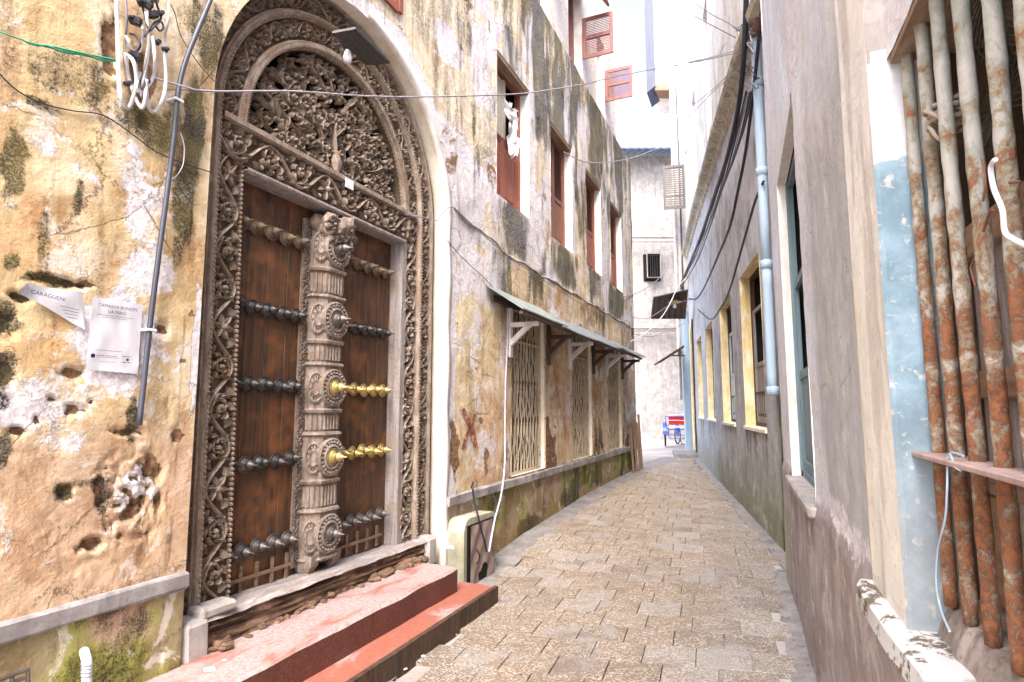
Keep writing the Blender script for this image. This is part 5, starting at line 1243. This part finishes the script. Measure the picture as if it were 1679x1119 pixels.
single('door_flap_canopy', m, M['dark_wood'], Matrix.Translation(a_), 'small tilted dark canopy sticking out below the lamp canopy at the alley end', 'canopy')

# ------------------------------------------------------------------ awning over the grille windows
aw = thing('awning', 'patched grey and corrugated tin awning on timber brackets over the three grille windows', 'awning', L.M(11, 2.7, .3))
def awsheet(u0, u1, zb, zf, df, corr, mt, db=.0, sag=0.0):
    n = int((u1-u0)/(.038 if corr else .2)); m = MB(); rows = []
    for i in range(n+1):
        u = u0+(u1-u0)*i/n; c_ = (.014 if i % 2 else -.014) if corr else .004*math.sin(i); s = sag*math.sin(PI*i/n)
        top = [L.p(u+.015*k, zb+(zf-zb)*k/4+c_-s*k/4, db+(df-db)*k/4) for k in range(5)]; th_ = .008 if corr else .02
        rows.append(top+[(p[0], p[1], p[2]-th_) for p in top[::-1]])
    m.sweep(rows, True); k = 10; m.f.append(tuple(range(k))); m.f.append(tuple(n*k+i for i in range(k))); return part('sheet', m, mt, aw)
awsheet(7.62, 9.35, 3.085, 2.775, .46, False, M['sheet']); awsheet(9.10, 11.3, 3.03, 2.745, .47, True, M['tin'], .01, .02); awsheet(10.9, 12.9, 3.05, 2.75, .46, True, M['tin'], .01, .015); awsheet(12.6, 15.0, 3.02, 2.775, .50, True, M['tin'], .01, .03)
m = MB(); m.box(L, 7.7, 14.95, .40, .45, 2.705, 2.748, .005); part('front_batten', m, M['dark_paint'], aw)
m = MB(); m.box(L, 7.75, 14.9, .0, .04, 2.90, 2.98, .005); part('wall_batten', m, M['dark_paint'], aw)
for u, wht in ((8.30, 1), (9.78, 0), (10.86, 1), (12.32, 0), (13.32, 1), (14.78, 0)):
    mt = M['white_paint'] if wht else M['dark_paint']; m = MB(); m.box(L, u-.045, u+.045, .0, .05, 2.25, 2.89, .004); br = part('bracket', m, mt, aw)
    q = MB(); q.box(L, u-.03, u+.03, .05, .42, 2.64, 2.70, .003); part('arm', q, mt, br)
    q = MB(); q.hexa([L.p(u-.03, 2.40, .05), L.p(u+.03, 2.40, .05), L.p(u+.03, 2.66, .34), L.p(u-.03, 2.66, .34), L.p(u-.03, 2.49, .05), L.p(u+.03, 2.49, .05), L.p(u+.03, 2.66, .25), L.p(u-.03, 2.66, .25)]); part('strut', q, mt, br)
# ------------------------------------------------------------------ things on the left wall
def thintube(name, pts, r, mt, M0, label, cat, group=None, n=6):
    m = MB(); m.tube(pts, r, n); return single(name, m, mt, M0, label, cat, group, True)
pc = thing('conduit_pole', 'dark blue-grey conduit pipe leaning up the ochre wall left of the carved door', 'pipe', L.M(3.8, 1.5, .03))
m = MB(); m.tube(path(L, [(352, -20), (345, 0), (322, 55), (308, 90), (298, 122), (291, 160), (284, 235), (272, 330), (260, 420), (250, 500), (243, 560), (228, 698)], .05), .0145, 10); part('pipe', m, M['conduit'], pc, True)
for y, x in ((542, 246), (165, 291)):
    m = MB(); u, z = on(L, x, y, .05); m.box(L, u-.028, u+.028, .0, .068, z-.006, z+.008, .002); part('clip', m, M['white_plastic'], pc)
# bundle of looped service cables
cb = thing('cable_bundle', 'tangle of looped white service cables and black clamps hanging on the ochre wall', 'cables', L.M(3.3, 3.5, .05))
LO = [([(190, -20), (193, 60), (195, 130), (199, 162), (210, 178), (218, 160), (224, 130), (218, 100), (206, 90)], .0105, 'cable_w'), ([(206, 88), (211, 125), (221, 158), (233, 178), (239, 150), (238, 110), (244, 70), (240, 20)], .0095, 'cable_w'),
      ([(250, 60), (254, 95), (252, 125), (240, 145), (230, 152), (223, 142), (230, 120)], .0095, 'cable_w'), ([(268, 78), (272, 125), (268, 160), (256, 183), (246, 180), (241, 160), (240, 130)], .0095, 'cable_w'),
      ([(242, 62), (244, 90), (238, 120), (234, 140), (238, 160)], .008, 'cable_g'), ([(234, 45), (233, 70), (226, 88), (216, 80), (210, 66), (206, 60)], .007, 'cable_w'), ([(278, -20), (276, 30), (270, 60), (268, 80)], .007, 'cable_w'),
      ([(212, 55), (224, 60), (230, 75), (222, 88)], .006, 'cable_b'), ([(224, -20), (236, 20), (244, 50), (254, 42), (264, 36), (268, 46), (262, 51), (256, 44)], .0055, 'cable_b'), ([(250, -20), (258, 10), (264, 30), (250, 40), (238, 60)], .006, 'cable_b'),
      ([(204, -20), (208, 30), (206, 60), (203, 90)], .006, 'cable_g'), ([(262, -10), (258, 4), (250, 0), (246, -10)], .006, 'cable_b'), ([(228, 70), (224, 100), (227, 135), (232, 160)], .006, 'cable_g')]
for i, (q, r, mt) in enumerate(LO):
    m = MB(); m.tube(path(L, [(a, b, .03+.02*((i*7+k) % 4)) for k, (a, b) in enumerate(q)]), r, 7); part('loop', m, M[mt], cb, True)
random.seed(21)
for (x, y, s) in ((222, 36, 1.3), (240, 8, 1.4), (250, 25, 1.3), (230, 4, 1.), (219, 92, 1.2), (256, 70, .9), (270, 82, .8), (237, 135, 1.), (208, 138, .8), (262, 22, .8), (214, 30, .8)):
    m = MB(); u, z = on(L, x, y, .06); m.wbox(L.p(u, z, .06), .020*s, .016*s, .013*s, random.random()*3, .005, (random.uniform(-.6, .6), random.uniform(-.5, .5))); m.wbox(L.p(u+.012, z+.012, .065), .012*s, .012*s, .012*s, random.random()*3, .004); part('clamp', m, M['cable_b'], cb)
def wire3(A, B, pts):                # spatial line from A to B whose picture follows pts
    A = Vector(A); B = Vector(B); n = len(pts); ia, ib = 1/A.y, 1/B.y; L_ = [0]
    for i in range(1, n): L_.append(L_[-1]+math.hypot(pts[i][0]-pts[i-1][0], pts[i][1]-pts[i-1][1]))
    return smoothp([far(pts[i][0], pts[i][1], 1/(ia+(ib-ia)*L_[i]/L_[-1])) for i in range(n)])
def wthing(pts, dA, dB, FA, FB_, r, mt, label, nm='overhead_wire', grp='wires strung across the alley'):
    A = at(FA, pts[0][0], pts[0][1], dA) if FA else far(pts[0][0], pts[0][1], dA); B = at(FB_, pts[-1][0], pts[-1][1], dB) if FB_ else far(pts[-1][0], pts[-1][1], dB)
    P = wire3(A, B, pts); m = MB(); m.tube(P, r, 5); return single(nm, m, M[mt], Matrix.Translation(A), label, 'wire', grp)
wthing([(252, 128), (300, 142), (345, 150), (480, 150), (600, 158), (700, 159), (840, 155), (900, 148), (960, 138), (1000, 128), (1080, 112), (1150, 100), (1212, 86)], .05, .2, L, RW, .006, 'cable_g', 'long pale wire crossing the alley in front of the carved arch')
wthing([(1045, 130), (1110, 108), (1160, 96), (1210, 82)], 26, .2, None, RW, .012, 'cable_g', 'grey wire from the overhanging house to the cable knot on the right wall')
wthing([(1096, 188), (1130, 176), (1165, 150), (1205, 112)], 20, .2, None, RW, .008, 'cable_g', 'lower of two thin wires sagging from the far right house front to the cable knot')
wthing([(1094, 218), (1130, 190), (1170, 150), (1208, 118)], 21, .2, None, RW, .008, 'cable_g', 'lowest thin wire slanting from the far right front up to the cable knot')
wthing([(1090, -10), (1130, 20), (1160, 38), (1206, 62)], 15, .2, None, RW, .007, 'cable_b', 'thin dark wire coming over the top edge beside the sky gap to the right wall', )
wthing([(1120, -8), (1160, 20), (1190, 36), (1212, 50)], 13, .2, None, RW, .006, 'cable_b', 'shorter dark wire from the top edge to the top of the blue downpipe')
wthing([(925, 250), (960, 266), (1000, 266), (1040, 258), (1072, 246), (1096, 236)], .1, 22, L, None, .010, 'cable_g', 'sagging wire from the long house corner to the dark tin roof at the end')
wthing([(1034, 560), (1060, 545), (1085, 520), (1100, 495), (1112, 470), (1130, 452)], .05, .1, L, RW, .012, 'cable_w', 'white cable crossing from the left corner up under the lamp canopy')
wthing([(1038, 520), (1060, 523), (1080, 512), (1100, 500), (1132, 492)], .05, .1, L, RW, .010, 'cable_g', 'grey cable crossing between the two house corners below the lamp')
wthing([(1040, 548), (1070, 552), (1100, 540), (1124, 530)], .05, 21, L, None, .009, 'cable_g', 'lowest thin cable drooping in front of the white end wall')
wthing([(1020, 488), (1050, 478), (1075, 462), (1094, 440)], .05, 25, L, None, .010, 'cable_g', 'thin wire rising from the left corner past the small barred window')
rp = MB(); P = path(L, [(-30, 42), (0, 53), (50, 70), (95, 82), (150, 94), (192, 102)], .05)
rp.tube(P, .0035, 5); tw = [Vector(p)+Vector((0, .006*math.cos(i*1.1), .006*math.sin(i*1.1))) for i, p in enumerate(P)]; rp.tube(tw[9:], .0055, 5); rp.tube([p+Vector((.0, -.004, .008)) for p in P[14:]], .005, 5)
single('green_rope', rp, M['rope_g'], L.M(2.9, 3.3, .05), 'frayed green rope twisted along the top of the ochre wall', 'rope', None, True)
thintube('wall_wire', path(L, [(-20, 95), (0, 122), (30, 150), (70, 170), (120, 182), (165, 188), (200, 208), (240, 238), (262, 252), (300, 268), (344, 282)], .012), .0032, M['cable_b'], L.M(3.2, 3, 0), 'thin dark wire draped across the ochre wall below the cable tangle', 'wire')
thintube('wall_wire', path(L, [(274, 0), (286, 20), (294, 52), (306, 76), (330, 110), (352, 134)], .02), .0028, M['cable_b'], L.M(3.9, 3.8, 0), 'thin dark wire slanting behind the leaning conduit pipe', 'wire')
thintube('wall_wire', path(L, [(296, 218), (302, 240), (300, 270), (290, 288), (278, 296)], .03), .0028, M['cable_w'], L.M(3.9, 3.2, 0), 'loose curl of white wire on the wall beside the conduit pipe', 'wire')
thintube('wall_wire', path(L, [(665, 352), (700, 358), (716, 362), (728, 348), (742, 340), (765, 360), (800, 392), (840, 425), (880, 452), (930, 485), (985, 515), (1034, 528)], .03), .0055, M['cable_g'], L.M(8, 3.6, 0), 'grey wire running along the plaster edge from the arch to the far corner', 'wire')
thintube('wall_wire', path(L, [(728, 388), (760, 425), (790, 452), (812, 475), (826, 484)], .02), .004, M['cable_b'], L.M(7.4, 3, 0), 'thin wire slanting down the wall to the awning corner', 'wire')
# flood lamp hood under the arch
fh = thing('flood_lamp', 'dark flat lamp hood with a small white bulb tucked under the top of the arch', 'lamp', L.M(5.9, 4.6, -.05))
pa = [Vector(at(L, 545, 51, .04)), Vector(at(L, 583, 44, .18)), Vector(at(L, 640, 101, .18)), Vector(at(L, 600, 104, .04))]
m = MB(); m.hexa([p-Vector((0, 0, .02)) for p in pa]+pa); part('hood', m, M['iron'], fh)
m = MB(); bp = at(L, 570, 95, .02); m.lathe(Matrix.Translation(bp), [(0, -.05), (.03, -.04), (.038, 0), (.03, .03), (.02, .06)], 10); part('bulb', m, M['white_plastic'], fh, True)
m = MB(); m.tube([bp, Vector(pa[0])*.5+Vector(pa[3])*.5], .008, 5); part('arm', m, M['iron'], fh)
# posters
def textmesh(txt, size, name='print'):
    cu = bpy.data.curves.new('print', 'FONT'); cu.body = txt; cu.size = size; cu.align_x = 'CENTER'; cu.resolution_u = 2
    o = bpy.data.objects.new('print', cu); col.objects.link(o); dg = bpy.context.evaluated_depsgraph_get(); me = bpy.data.meshes.new_from_object(o.evaluated_get(dg)); bpy.data.objects.remove(o); return me
def paper(F, corners, n=14, seed=0, amp=.006, lift=None):
    TL, TR, BR, BL = [on(F, *c_) for c_ in corners]; rows = []
    for i in range(n+1):
        r = []
        for j in range(n+1):
            s, t = i/n, j/n; a = [TL[k]*(1-s)+TR[k]*s for k in (0, 1)]; b = [BL[k]*(1-s)+BR[k]*s for k in (0, 1)]; u, z = a[0]*(1-t)+b[0]*t, a[1]*(1-t)+b[1]*t
            e = .003*math.sin(s*40+seed)*(t in (0, 1)); d = .016+amp*(float(fbm(np.array([s*5+seed]), np.array([t*7]), 3, 3)[0])-.3)*2+(lift(s, t) if lift else 0)
            r.append(F.p(u, z+e, d))
        rows.append(r)
    m = MB(); m.sweep(rows); return m, TL, TR, BR, BL
ps = thing('poster', 'square white paper notice on the ochre wall with blue handwritten-style heading and blank middle', 'poster', L.M(3.6, 2, .01))
m, TL, TR, BR, BL = paper(L, [(148, 487), (230, 500), (222, 614), (137, 606)], seed=1); part('sheet', m, M['paper'], ps, True)
Wp = TR[0]-TL[0]
def ptext(parent, txt, size, x, y, rot, base, mt='ink', d=.030):
    me = textmesh(txt, size); me.materials.append(M[mt]); c_, s_ = math.cos(rot), math.sin(rot)
    o = inst('print', me, parent, L.Mn(base[0]+x, base[1]+y, d) @ Matrix.Rotation(rot, 4, 'Z')); return o
slope = math.atan2(TR[1]-TL[1], TR[0]-TL[0])
cx = Wp/2
ptext(ps, 'TAMASHA BONIZPS', .0225, cx-.004, -.040-.004, slope, TL); ptext(ps, 'LA MACI', .024, cx-.008, -.072, slope, TL)
m = MB(); random.seed(2)
def line(m, x, y, ln, h=.0012):
    c_, s_ = math.cos(slope), math.sin(slope); k = 0
    while k < ln:
        w_ = random.uniform(.004, .012); w_ = min(w_, ln-k)
        m.quad(*[L.p(TL[0]+(x+a)*c_-b*s_, TL[1]+y+(x+a)*s_+b*c_, .0285) for a, b in ((k, -h), (k+w_, -h), (k+w_, h), (k, h))]); k += w_+.003
line(m, .02, -.085, .19); line(m, .05, -.095, .13); line(m, .03, -.262, .13); line(m, .035, -.288, .10, .0015); line(m, .035, -.296, .11, .001); line(m, .16, -.285, .045, .0015); line(m, .16, -.315, .045, .002); line(m, .05, -.318, .08, .0008)
m.lathe(L.Mn(TL[0]+.018, TL[1]-.292, .0285), [(.011, 0), (.0, .0005)], 14); m.lathe(L.Mn(TL[0]+.19, TL[1]-.300, .0285), [(.007, 0), (.0, .0005)], 10)
part('small_print', m, M['ink'], ps, kind='stuff')
ps2 = thing('poster', 'torn white paper notice curling off the ochre wall, left of the square notice', 'poster', L.M(3.2, 2.2, .01))
out_ = [(20, 478), (38, 463), (52, 468), (90, 474), (130, 480), (133, 510), (134, 540), (116, 530), (90, 514), (62, 500), (36, 488)]
rowsT = [(20, 478), (38, 464), (62, 470), (90, 474), (112, 478), (133, 480)]; rowsB = [(21, 482), (38, 488), (62, 500), (90, 515), (112, 528), (134, 541)]
rr = []
for i in range(6):
    a = on(L, *rowsT[i]); b = on(L, *rowsB[i]); rr.append([L.p(a[0]*(1-t)+b[0]*t, a[1]*(1-t)+b[1]*t, .018+.008*math.sin(i*1.9+t*4)+(.03*(1-i/1.5) if i < 2 else 0)) for t in np.linspace(0, 1, 7)])
m = MB(); m.sweep(rr); sh_ = part('sheet', m, M['paper'], ps2, True)
b2 = on(L, 72, 489); ptext(ps2, 'CARAGUENI', .026, 0, 0, -.10, b2, 'ink', .034)
m = MB()
for k in range(4): 
    a = on(L, 92, 503+k*5.5); m.quad(*[L.p(a[0]+x+k*.01, a[1]+y-.08*x, .031) for x, y in ((0, 0), (.085-.012*k, 0), (.085-.012*k, .0022), (0, .0022))])
part('small_print', m, M['ink'], ps2, kind='stuff')
# red painted cross on the wall
m = MB(); 
for q in ([(758, 672), (768, 690), (776, 712), (780, 735)], [(780, 680), (772, 700), (764, 720), (760, 738)]):
    P = [at(L, a, b, .012) for a, b in q]; rows = [[(p[0]-L.D[0]*.05, p[1]-L.D[1]*.05, p[2]), (p[0]+L.D[0]*.05, p[1]+L.D[1]*.05, p[2]+.02)] for p in P]; m.sweep(rows)
single('painted_cross', m, mat_paint('red_brown_paint_mark', (.20, .05, .035), (.28, .11, .07), (.55, .36, .24), .5, .9), L.M(7.3, 1.3, .01), 'faded red-brown painted cross on the stained wall between arch and awning', 'paint mark')
# utility box, strap, hose and elbow beyond the steps
ub_ = thing('meter_box', 'low cement housing with a rounded top and a rusted holed plate beside the steps', 'utility box', L.M(6.8, -.2, .1))
rows = []
for i in range(9):
    a = PI/2*i/8; rows.append((6.80+.10*(1-math.sin(a)), .42+.10*math.sin(a-0)))
m = MB(); pr = [(6.74, -.22), (6.74, .36), (6.76, .42), (6.80, .46), (6.86, .48), (7.42, .46), (7.47, .44), (7.48, .40), (7.46, .37), (7.44, -.22)]
m.sweep([[L.p(u, z, d) for u, z in pr] for d in (0, .17, .20)], True); m.f.append(tuple(len(m.v)-len(pr)+i for i in range(len(pr)))); part('housing', m, mat_conc('mossy_cream_cement', (.34, .33, .26), (.46, .44, .38), (.22, .24, .10), .7, green=.3), ub_)
m = MB(); N_ = 44; rows = []
for i in range(N_+1): rows.append([L.p(6.84+.54*i/N_, -.20+.60*j/N_, .224+.010*math.sin(i*.33)*math.sin(j*.26)) for j in range(N_+1)])
for r in rows: m.v += r
gi, gj = np.meshgrid(np.arange(N_), np.arange(N_), indexing='ij'); fx = fbm(gi*.11, gj*.07, 91, 2); fy = fbm(gi*.4, gj*.12, 97, 4)
hole = (((gi-25)/9.)**2+((gj-6)/8.)**2+(fx-.5)*3.2 < .75) | ((np.abs(gi-12-3*np.sin(gj*.4)) < 1.2) & (gj > 14) & (gj < 26))
for i in range(N_):
    for j in range(N_):
        if not hole[i, j]: a = i*(N_+1)+j; m.f.append((a, a+N_+1, a+N_+2, a+1))
part('plate', m, mat_paint('rusted_plate', (.30, .24, .22), (.22, .16, .14), (.14, .08, .055), .60, .8, .2, 0, .8), ub_)
m = MB(); m.box(L, 6.80, 7.42, .195, .205, -.2, .41); part('cavity', m, M['black'], ub_)
m = MB(); m.tube(path(L, [(775, 802, .06), (778, 822, .07), (784, 846, .24), (790, 872, .25), (796, 892, .25), (798, 905, .24)]), .010, 5); m.tube(path(L, [(773, 800, .04), (776, 790, .03)], 0), .01, 5)
single('black_strap', m, M['cable_b'], L.M(7.3, .6, .1), 'slack black strap hooked on the ledge and hanging over the cement housing', 'strap')
m = MB(); m.tube(path(L, [(834, 508, .03), (832, 560, .03), (829, 630, .03), (828, 690, .03), (828, 730, .04), (827, 770, .08), (822, 810, .12), (812, 850, .22), (806, 880, .26), (802, 905, .28)]), .011, 7)
single('hose', m, mat_paint('lilac_hose', (.50, .50, .62), (.40, .40, .52), (.3, .3, .35), .7), L.M(8, .7, .1), 'pale lilac hose hanging from the grille to the ground by the cement housing', 'hose', None, True)
m = MB(); m.tube(path(L, [(733, 872, .12), (732, 885, .13), (733, 897, .13)], 0), .022, 8); m.tube(path(L, [(732, 896, .13), (737, 899, .16), (742, 898, .20)], 0), .018, 8)
single('pipe_elbow', m, M['white_plastic'], L.M(6.7, .3, .1), 'short grey plastic pipe elbow between the arch jamb and the cement housing', 'pipe')
m = MB(); m.tube(path(L, [(138, 1068, .05), (141, 1078, .10), (143, 1090, .12), (142, 1119, .12), (142, 1140, .12)]), .021, 10)
tp = single('capped_pipe', m, M['white_plastic'], L.M(3.2, .5, .1), 'white plastic pipe stub bound with wire coming out of the plinth', 'pipe', None, True)
m = MB()
for k in range(4):
    P0 = Vector(at(L, 142, 1092+k*6, .12)); pts_ = [P0+Vector((L.D[0]*.024*math.cos(a)+L.n[0]*.024*math.sin(a), L.D[1]*.024*math.cos(a)+L.n[1]*.024*math.sin(a), .003*a)) for a in np.linspace(0, 6.5, 12)]; m.tube(pts_, .0022, 4)
part('wire_binding', m, M['cable_g'], tp, kind='stuff')
m = MB()
for q in ([(-20, 1122), (48, 1097)], [(46, 1098), (46, 1150)], [(-20, 1134), (40, 1112)], [(20, 1110), (22, 1150)]): m.tube([at(L, a, b, .10) for a, b in q], .008, 6)
single('metal_grate', m, M['iron_old'], L.M(2.9, .4, .1), 'corner of a rusty metal frame leaning on the plinth at bottom left', 'grate')
# leaning battens at the far corner
bt = []
for k, (u, h, d) in enumerate(((15.3, 1.15, .10), (15.65, 1.3, .11), (15.95, 1.25, .12), (16.2, 1.45, .12))):
    m = MB(); m.hexa([L.p(u-.04, .05, d), L.p(u+.04, .05, d), L.p(u+.04, .05, d+.04), L.p(u-.04, .05, d+.04), L.p(u-.03, h, .05), L.p(u+.05, h, .05), L.p(u+.05, h, .09), L.p(u-.03, h, .09)])
    single('batten', m, M['lintel_wood'], L.M(u, .1, .1), 'upright brown batten leaning at the far end of the plinth, '+['nearest of four', 'second nearest of four', 'third nearest of four', 'farthest and tallest of four'][k], 'plank', 'battens at the far corner')
# hanging rag in the first upper window
m = MB(); rows = []; random.seed(8)
for i in range(13):
    t = i/12; u, z = on(L, 832+10*math.sin(t*3)*.4+6*t, 170+88*t, -.05); w_ = .16*(.5+.5*math.sin(PI*(.2+.8*t)))*(1+.4*math.sin(i*2.3))
    rows.append([L.p(u+w_*(k/3-1), z+.05*math.sin(k*2+i), -.02-.05*math.sin(k*1.7+i*.8)) for k in range(7)])
m.sweep(rows); single('hanging_rag', m, M['cloth_w'], L.M(8.5, 5.3, 0), 'torn white cloth dangling in the nearest upper window of the long house', 'rag', None, True)

# ------------------------------------------------------------------ cables on the right wall
def rc(pts, d, r, mt, label, n=7, nm='wall_cable'):
    return thintube(nm, path(RW, pts, d), r, M[mt], RW.M(9, 5, d), label, 'cable', 'cables fixed along the right house front', n)
rc([(1252, -25), (1250, 0), (1244, 67), (1235, 152), (1223, 246), (1210, 313), (1197, 371), (1179, 416), (1156, 469), (1142, 490), (1130, 490)], .13, .022, 'cable_b', 'thick black cable hanging in a long curve left of the blue downpipe')
rc([(1252, 298), (1238, 331), (1224, 380), (1210, 429), (1197, 474), (1183, 503), (1165, 524), (1145, 508)], .10, .017, 'cable_b', 'black cable looping low over the tops of the yellow-edged windows')
rc([(1224, -20), (1222, 40), (1219, 100), (1213, 160), (1203, 215), (1189, 270), (1172, 320), (1150, 385), (1132, 430), (1112, 475)], .22, .034, 'cable_b', 'thickest dark cable bundle running under the sloping cornice')
for k in range(7):
    o_ = k*3.2-8; q = [(1228+o_*.5, 150), (1214+o_*.6, 200), (1196+o_*.6, 262), (1178+o_*.5, 318), (1156+o_*.4, 382), (1134+o_*.3, 436), (1114+o_*.2, 474)]
    q = [(a+2*math.sin(i*1.7+k), b) for i, (a, b) in enumerate(q)]
    rc(q, .16+.01*k, .010+.004*(k % 3 == 0), ['cable_b', 'cable_g', 'cable_b'][k % 3], 'thin cable number fanned below the cornice, '.replace(' number', '')+['nearest the thick bundle', 'second from the thick bundle', 'third from the thick bundle', 'middle of the fan', 'fifth from the thick bundle', 'second from the fan outer edge', 'at the fan outer edge, lowest'][k])
kn = thing('cable_knot', 'tangle of wires knotted round the top of the blue downpipe', 'cables', RW.M(7.5, 5.8, .2)); random.seed(31)
for k in range(16):
    x, y = 1222+random.uniform(-10, 12), 70+random.uniform(-30, 70); pts_ = []
    for i in range(6): pts_.append((x, y, .14+.06*random.random())); x += random.uniform(-16, 14); y += random.uniform(-16, 18)
    m = MB(); m.tube(path(RW, pts_), random.choice((.005, .006, .008)), 5); part('wire', m, M[random.choice(('cable_b', 'cable_b', 'cable_g', 'cable_w'))], kn)

# ------------------------------------------------------------------ pedal cart
tc_ = Matrix.Translation((6.90, 25.0, gz(6.9, 25))) @ Matrix.Rotation(R(-16), 4, 'Z') @ Matrix.Scale(1.15, 4)
pcart = thing('pedal_cart', 'blue tricycle cart with a red seat box parked against the white end wall', 'tricycle', tc_)
M['blue_paint'] = mat_paint('bright_blue_paint', (.02, .07, .42), (.03, .10, .5), (.4, .5, .7), .66, .35, .5); M['red_paint'] = mat_paint('bright_red_paint', (.55, .015, .012), (.45, .02, .015), (.6, .2, .15), .72, .4, .5)
M['tyre'] = mat_paint('tyre_rubber', (.02, .02, .02), None, (.08, .07, .07), .7, .9)
def T(x, y, z): return tuple(tc_ @ Vector((x, y, z)))
def wheel(cx, cy, r, steer=0):
    ring_ = lambda rr: [T(cx+rr*math.cos(a)*math.sin(steer), cy+rr*math.cos(a)*math.cos(steer), r+rr*math.sin(a)) for a in np.linspace(0, 2*PI, 29)]
    m = MB(); m.tube(ring_(r-.025), .028, 6, False); wh = part('wheel', m, M['tyre'], pcart, True)
    m = MB(); m.tube(ring_(r-.06), .012, 5, False); part('rim', m, M['tin'], wh)
    m = MB(); 
    for a in np.linspace(0, 2*PI, 15)[:-1]: m.tube([T(cx, cy, r), T(cx+(r-.06)*math.cos(a)*math.sin(steer), cy+(r-.06)*math.cos(a)*math.cos(steer), r+(r-.06)*math.sin(a))], .004, 3)
    m.tube([T(cx-.05, cy, r), T(cx+.05, cy, r)], .03, 6); part('spokes', m, M['tin'], wh, kind='stuff')
    m = MB(); m.sweep([[T(cx+s, cy+(r+.03)*math.cos(a), r+(r+.03)*math.sin(a)) for s in (-.07, 0, .07)] for a in np.linspace(.25, PI-.1, 12)]); part('mudguard', m, M['blue_paint'], pcart)
wheel(-.42, 0, .42); wheel(.42, 0, .42); wheel(0, 1.5, .36, .3)
m = MB()
for q in ([(-.42, 0, .42), (.42, 0, .42)], [(-.38, -.2, .62), (.38, -.2, .62)], [(-.38, -.2, .62), (-.38, .5, .62)], [(.38, -.2, .62), (.38, .5, .62)], [(-.38, -.3, .62), (-.38, -.3, 1.1)], [(.38, -.3, .62), (.38, -.3, 1.1)], [(-.38, -.3, 1.1), (.38, -.3, 1.1)],
          [(0, 0, .42), (0, 1.0, .45)], [(0, 1.0, .45), (0, 1.4, .95)], [(0, .9, .45), (0, .85, 1.0)], [(-.3, .0, .42), (-.3, .0, .8)], [(.3, 0, .42), (.3, 0, .8)], [(-.25, -.3, .3), (.25, -.3, .3)], [(-.25, -.3, .3), (-.38, -.2, .62)], [(.25, -.3, .3), (.38, -.2, .62)]): m.tube([T(*a) for a in q], .02, 6)
part('frame', m, M['blue_paint'], pcart)
m = MB(); m.bbox(lambda x, y, z: T(x, .05+y, .95+z), .28, .30, .155, .02); part('box', m, M['red_paint'], pcart)
m = MB(); m.tube([T(-.42, -.29, .95), T(.42, -.29, .95)], .014, 6); m.tube([T(-.3, -.28, 1.14), T(.3, -.28, 1.14)], .018, 6); m.bbox(lambda x, y, z: T(x, -.27+y, .72+z), .3, .02, .03, .008); part('rail', m, M['white_paint'], pcart)
m = MB(); m.tube([T(0, 1.4, .95), T(0, 1.42, 1.1), T(-.28, 1.35, 1.12)], .014, 6); m.tube([T(0, 1.42, 1.1), T(.28, 1.35, 1.12)], .014, 6); m.tube([T(0, 1.42, .95), T(.06, 1.5, .36)], .018, 6); part('handlebar', m, M['tin'], pcart)
m = MB(); m.bbox(lambda x, y, z: T(x, .85+y, 1.02+z), .09, .13, .03, .02); part('saddle', m, M['cable_b'], pcart)
m = MB(); m.tube([T(.1, -.35, .30), T(.15, -.34, .12), T(.28, -.34, .10), T(.33, -.34, .02)], .02, 5); m.tube([T(.3, -.34, .3), T(.3, -.34, .1)], .02, 5); part('stand', m, M['iron'], pcart)
# ------------------------------------------------------------------ litter
random.seed(77)
for (x, y, s, lab) in ((692, 1082, .022, 'crumb of white plaster lying by the outer corner of the lower step'), (664, 1104, .016, 'small white scrap on the ground just below the lower step'), (343, 1098, .028, 'white plaster crumb on the near end of the upper step'), (368, 1083, .014, 'tiny white crumb on the upper step beside the larger one')):
    if y < 1090 and x < 400 or x < 400: z = .185
    else: z = None
    if z is None:
        r = ray(x, y); t = (-EYE-.2)/r[2]; p = Vector((t*r[0], t*r[1], gz(t*r[0], t*r[1])+.006))
    else:
        r = ray(x, y); t = (z-EYE)/r[2]; p = Vector((t*r[0], t*r[1], z))
    m = MB(); m.wbox(p, s, s*.6, s*.25, random.random()*3, s*.12, (.1, .1)); single('plaster_crumb', m, M['cloth_w'], Matrix.Translation(p), lab, 'litter')

# grit and crumbs gathered along the foot of both walls
gr = MB(); random.seed(123)
for k in range(620):
    y = random.uniform(2.6, 15) if k % 2 else random.uniform(2.6, 8)
    side = random.random() < .5; off = abs(random.gauss(0, .10))+.01
    x = XR(y)-off if side else XL(y)+off*1.05+(.78 if y < 6.1 else .0)
    if random.random() < .25: x = random.uniform(XL(y)+.9, XR(y)-.1)
    s_ = random.choice((.003, .004, .006, .008)); gr.wbox((x, y, gz(x, y)+.0065+s_*.3), s_, s_*random.uniform(.5, 1), s_*.4, random.random()*3)
go = single('grit', gr, M['gutter'], I4, 'dark grit and crumbs scattered along the foot of the alley walls', 'grit', None, False, 'stuff')
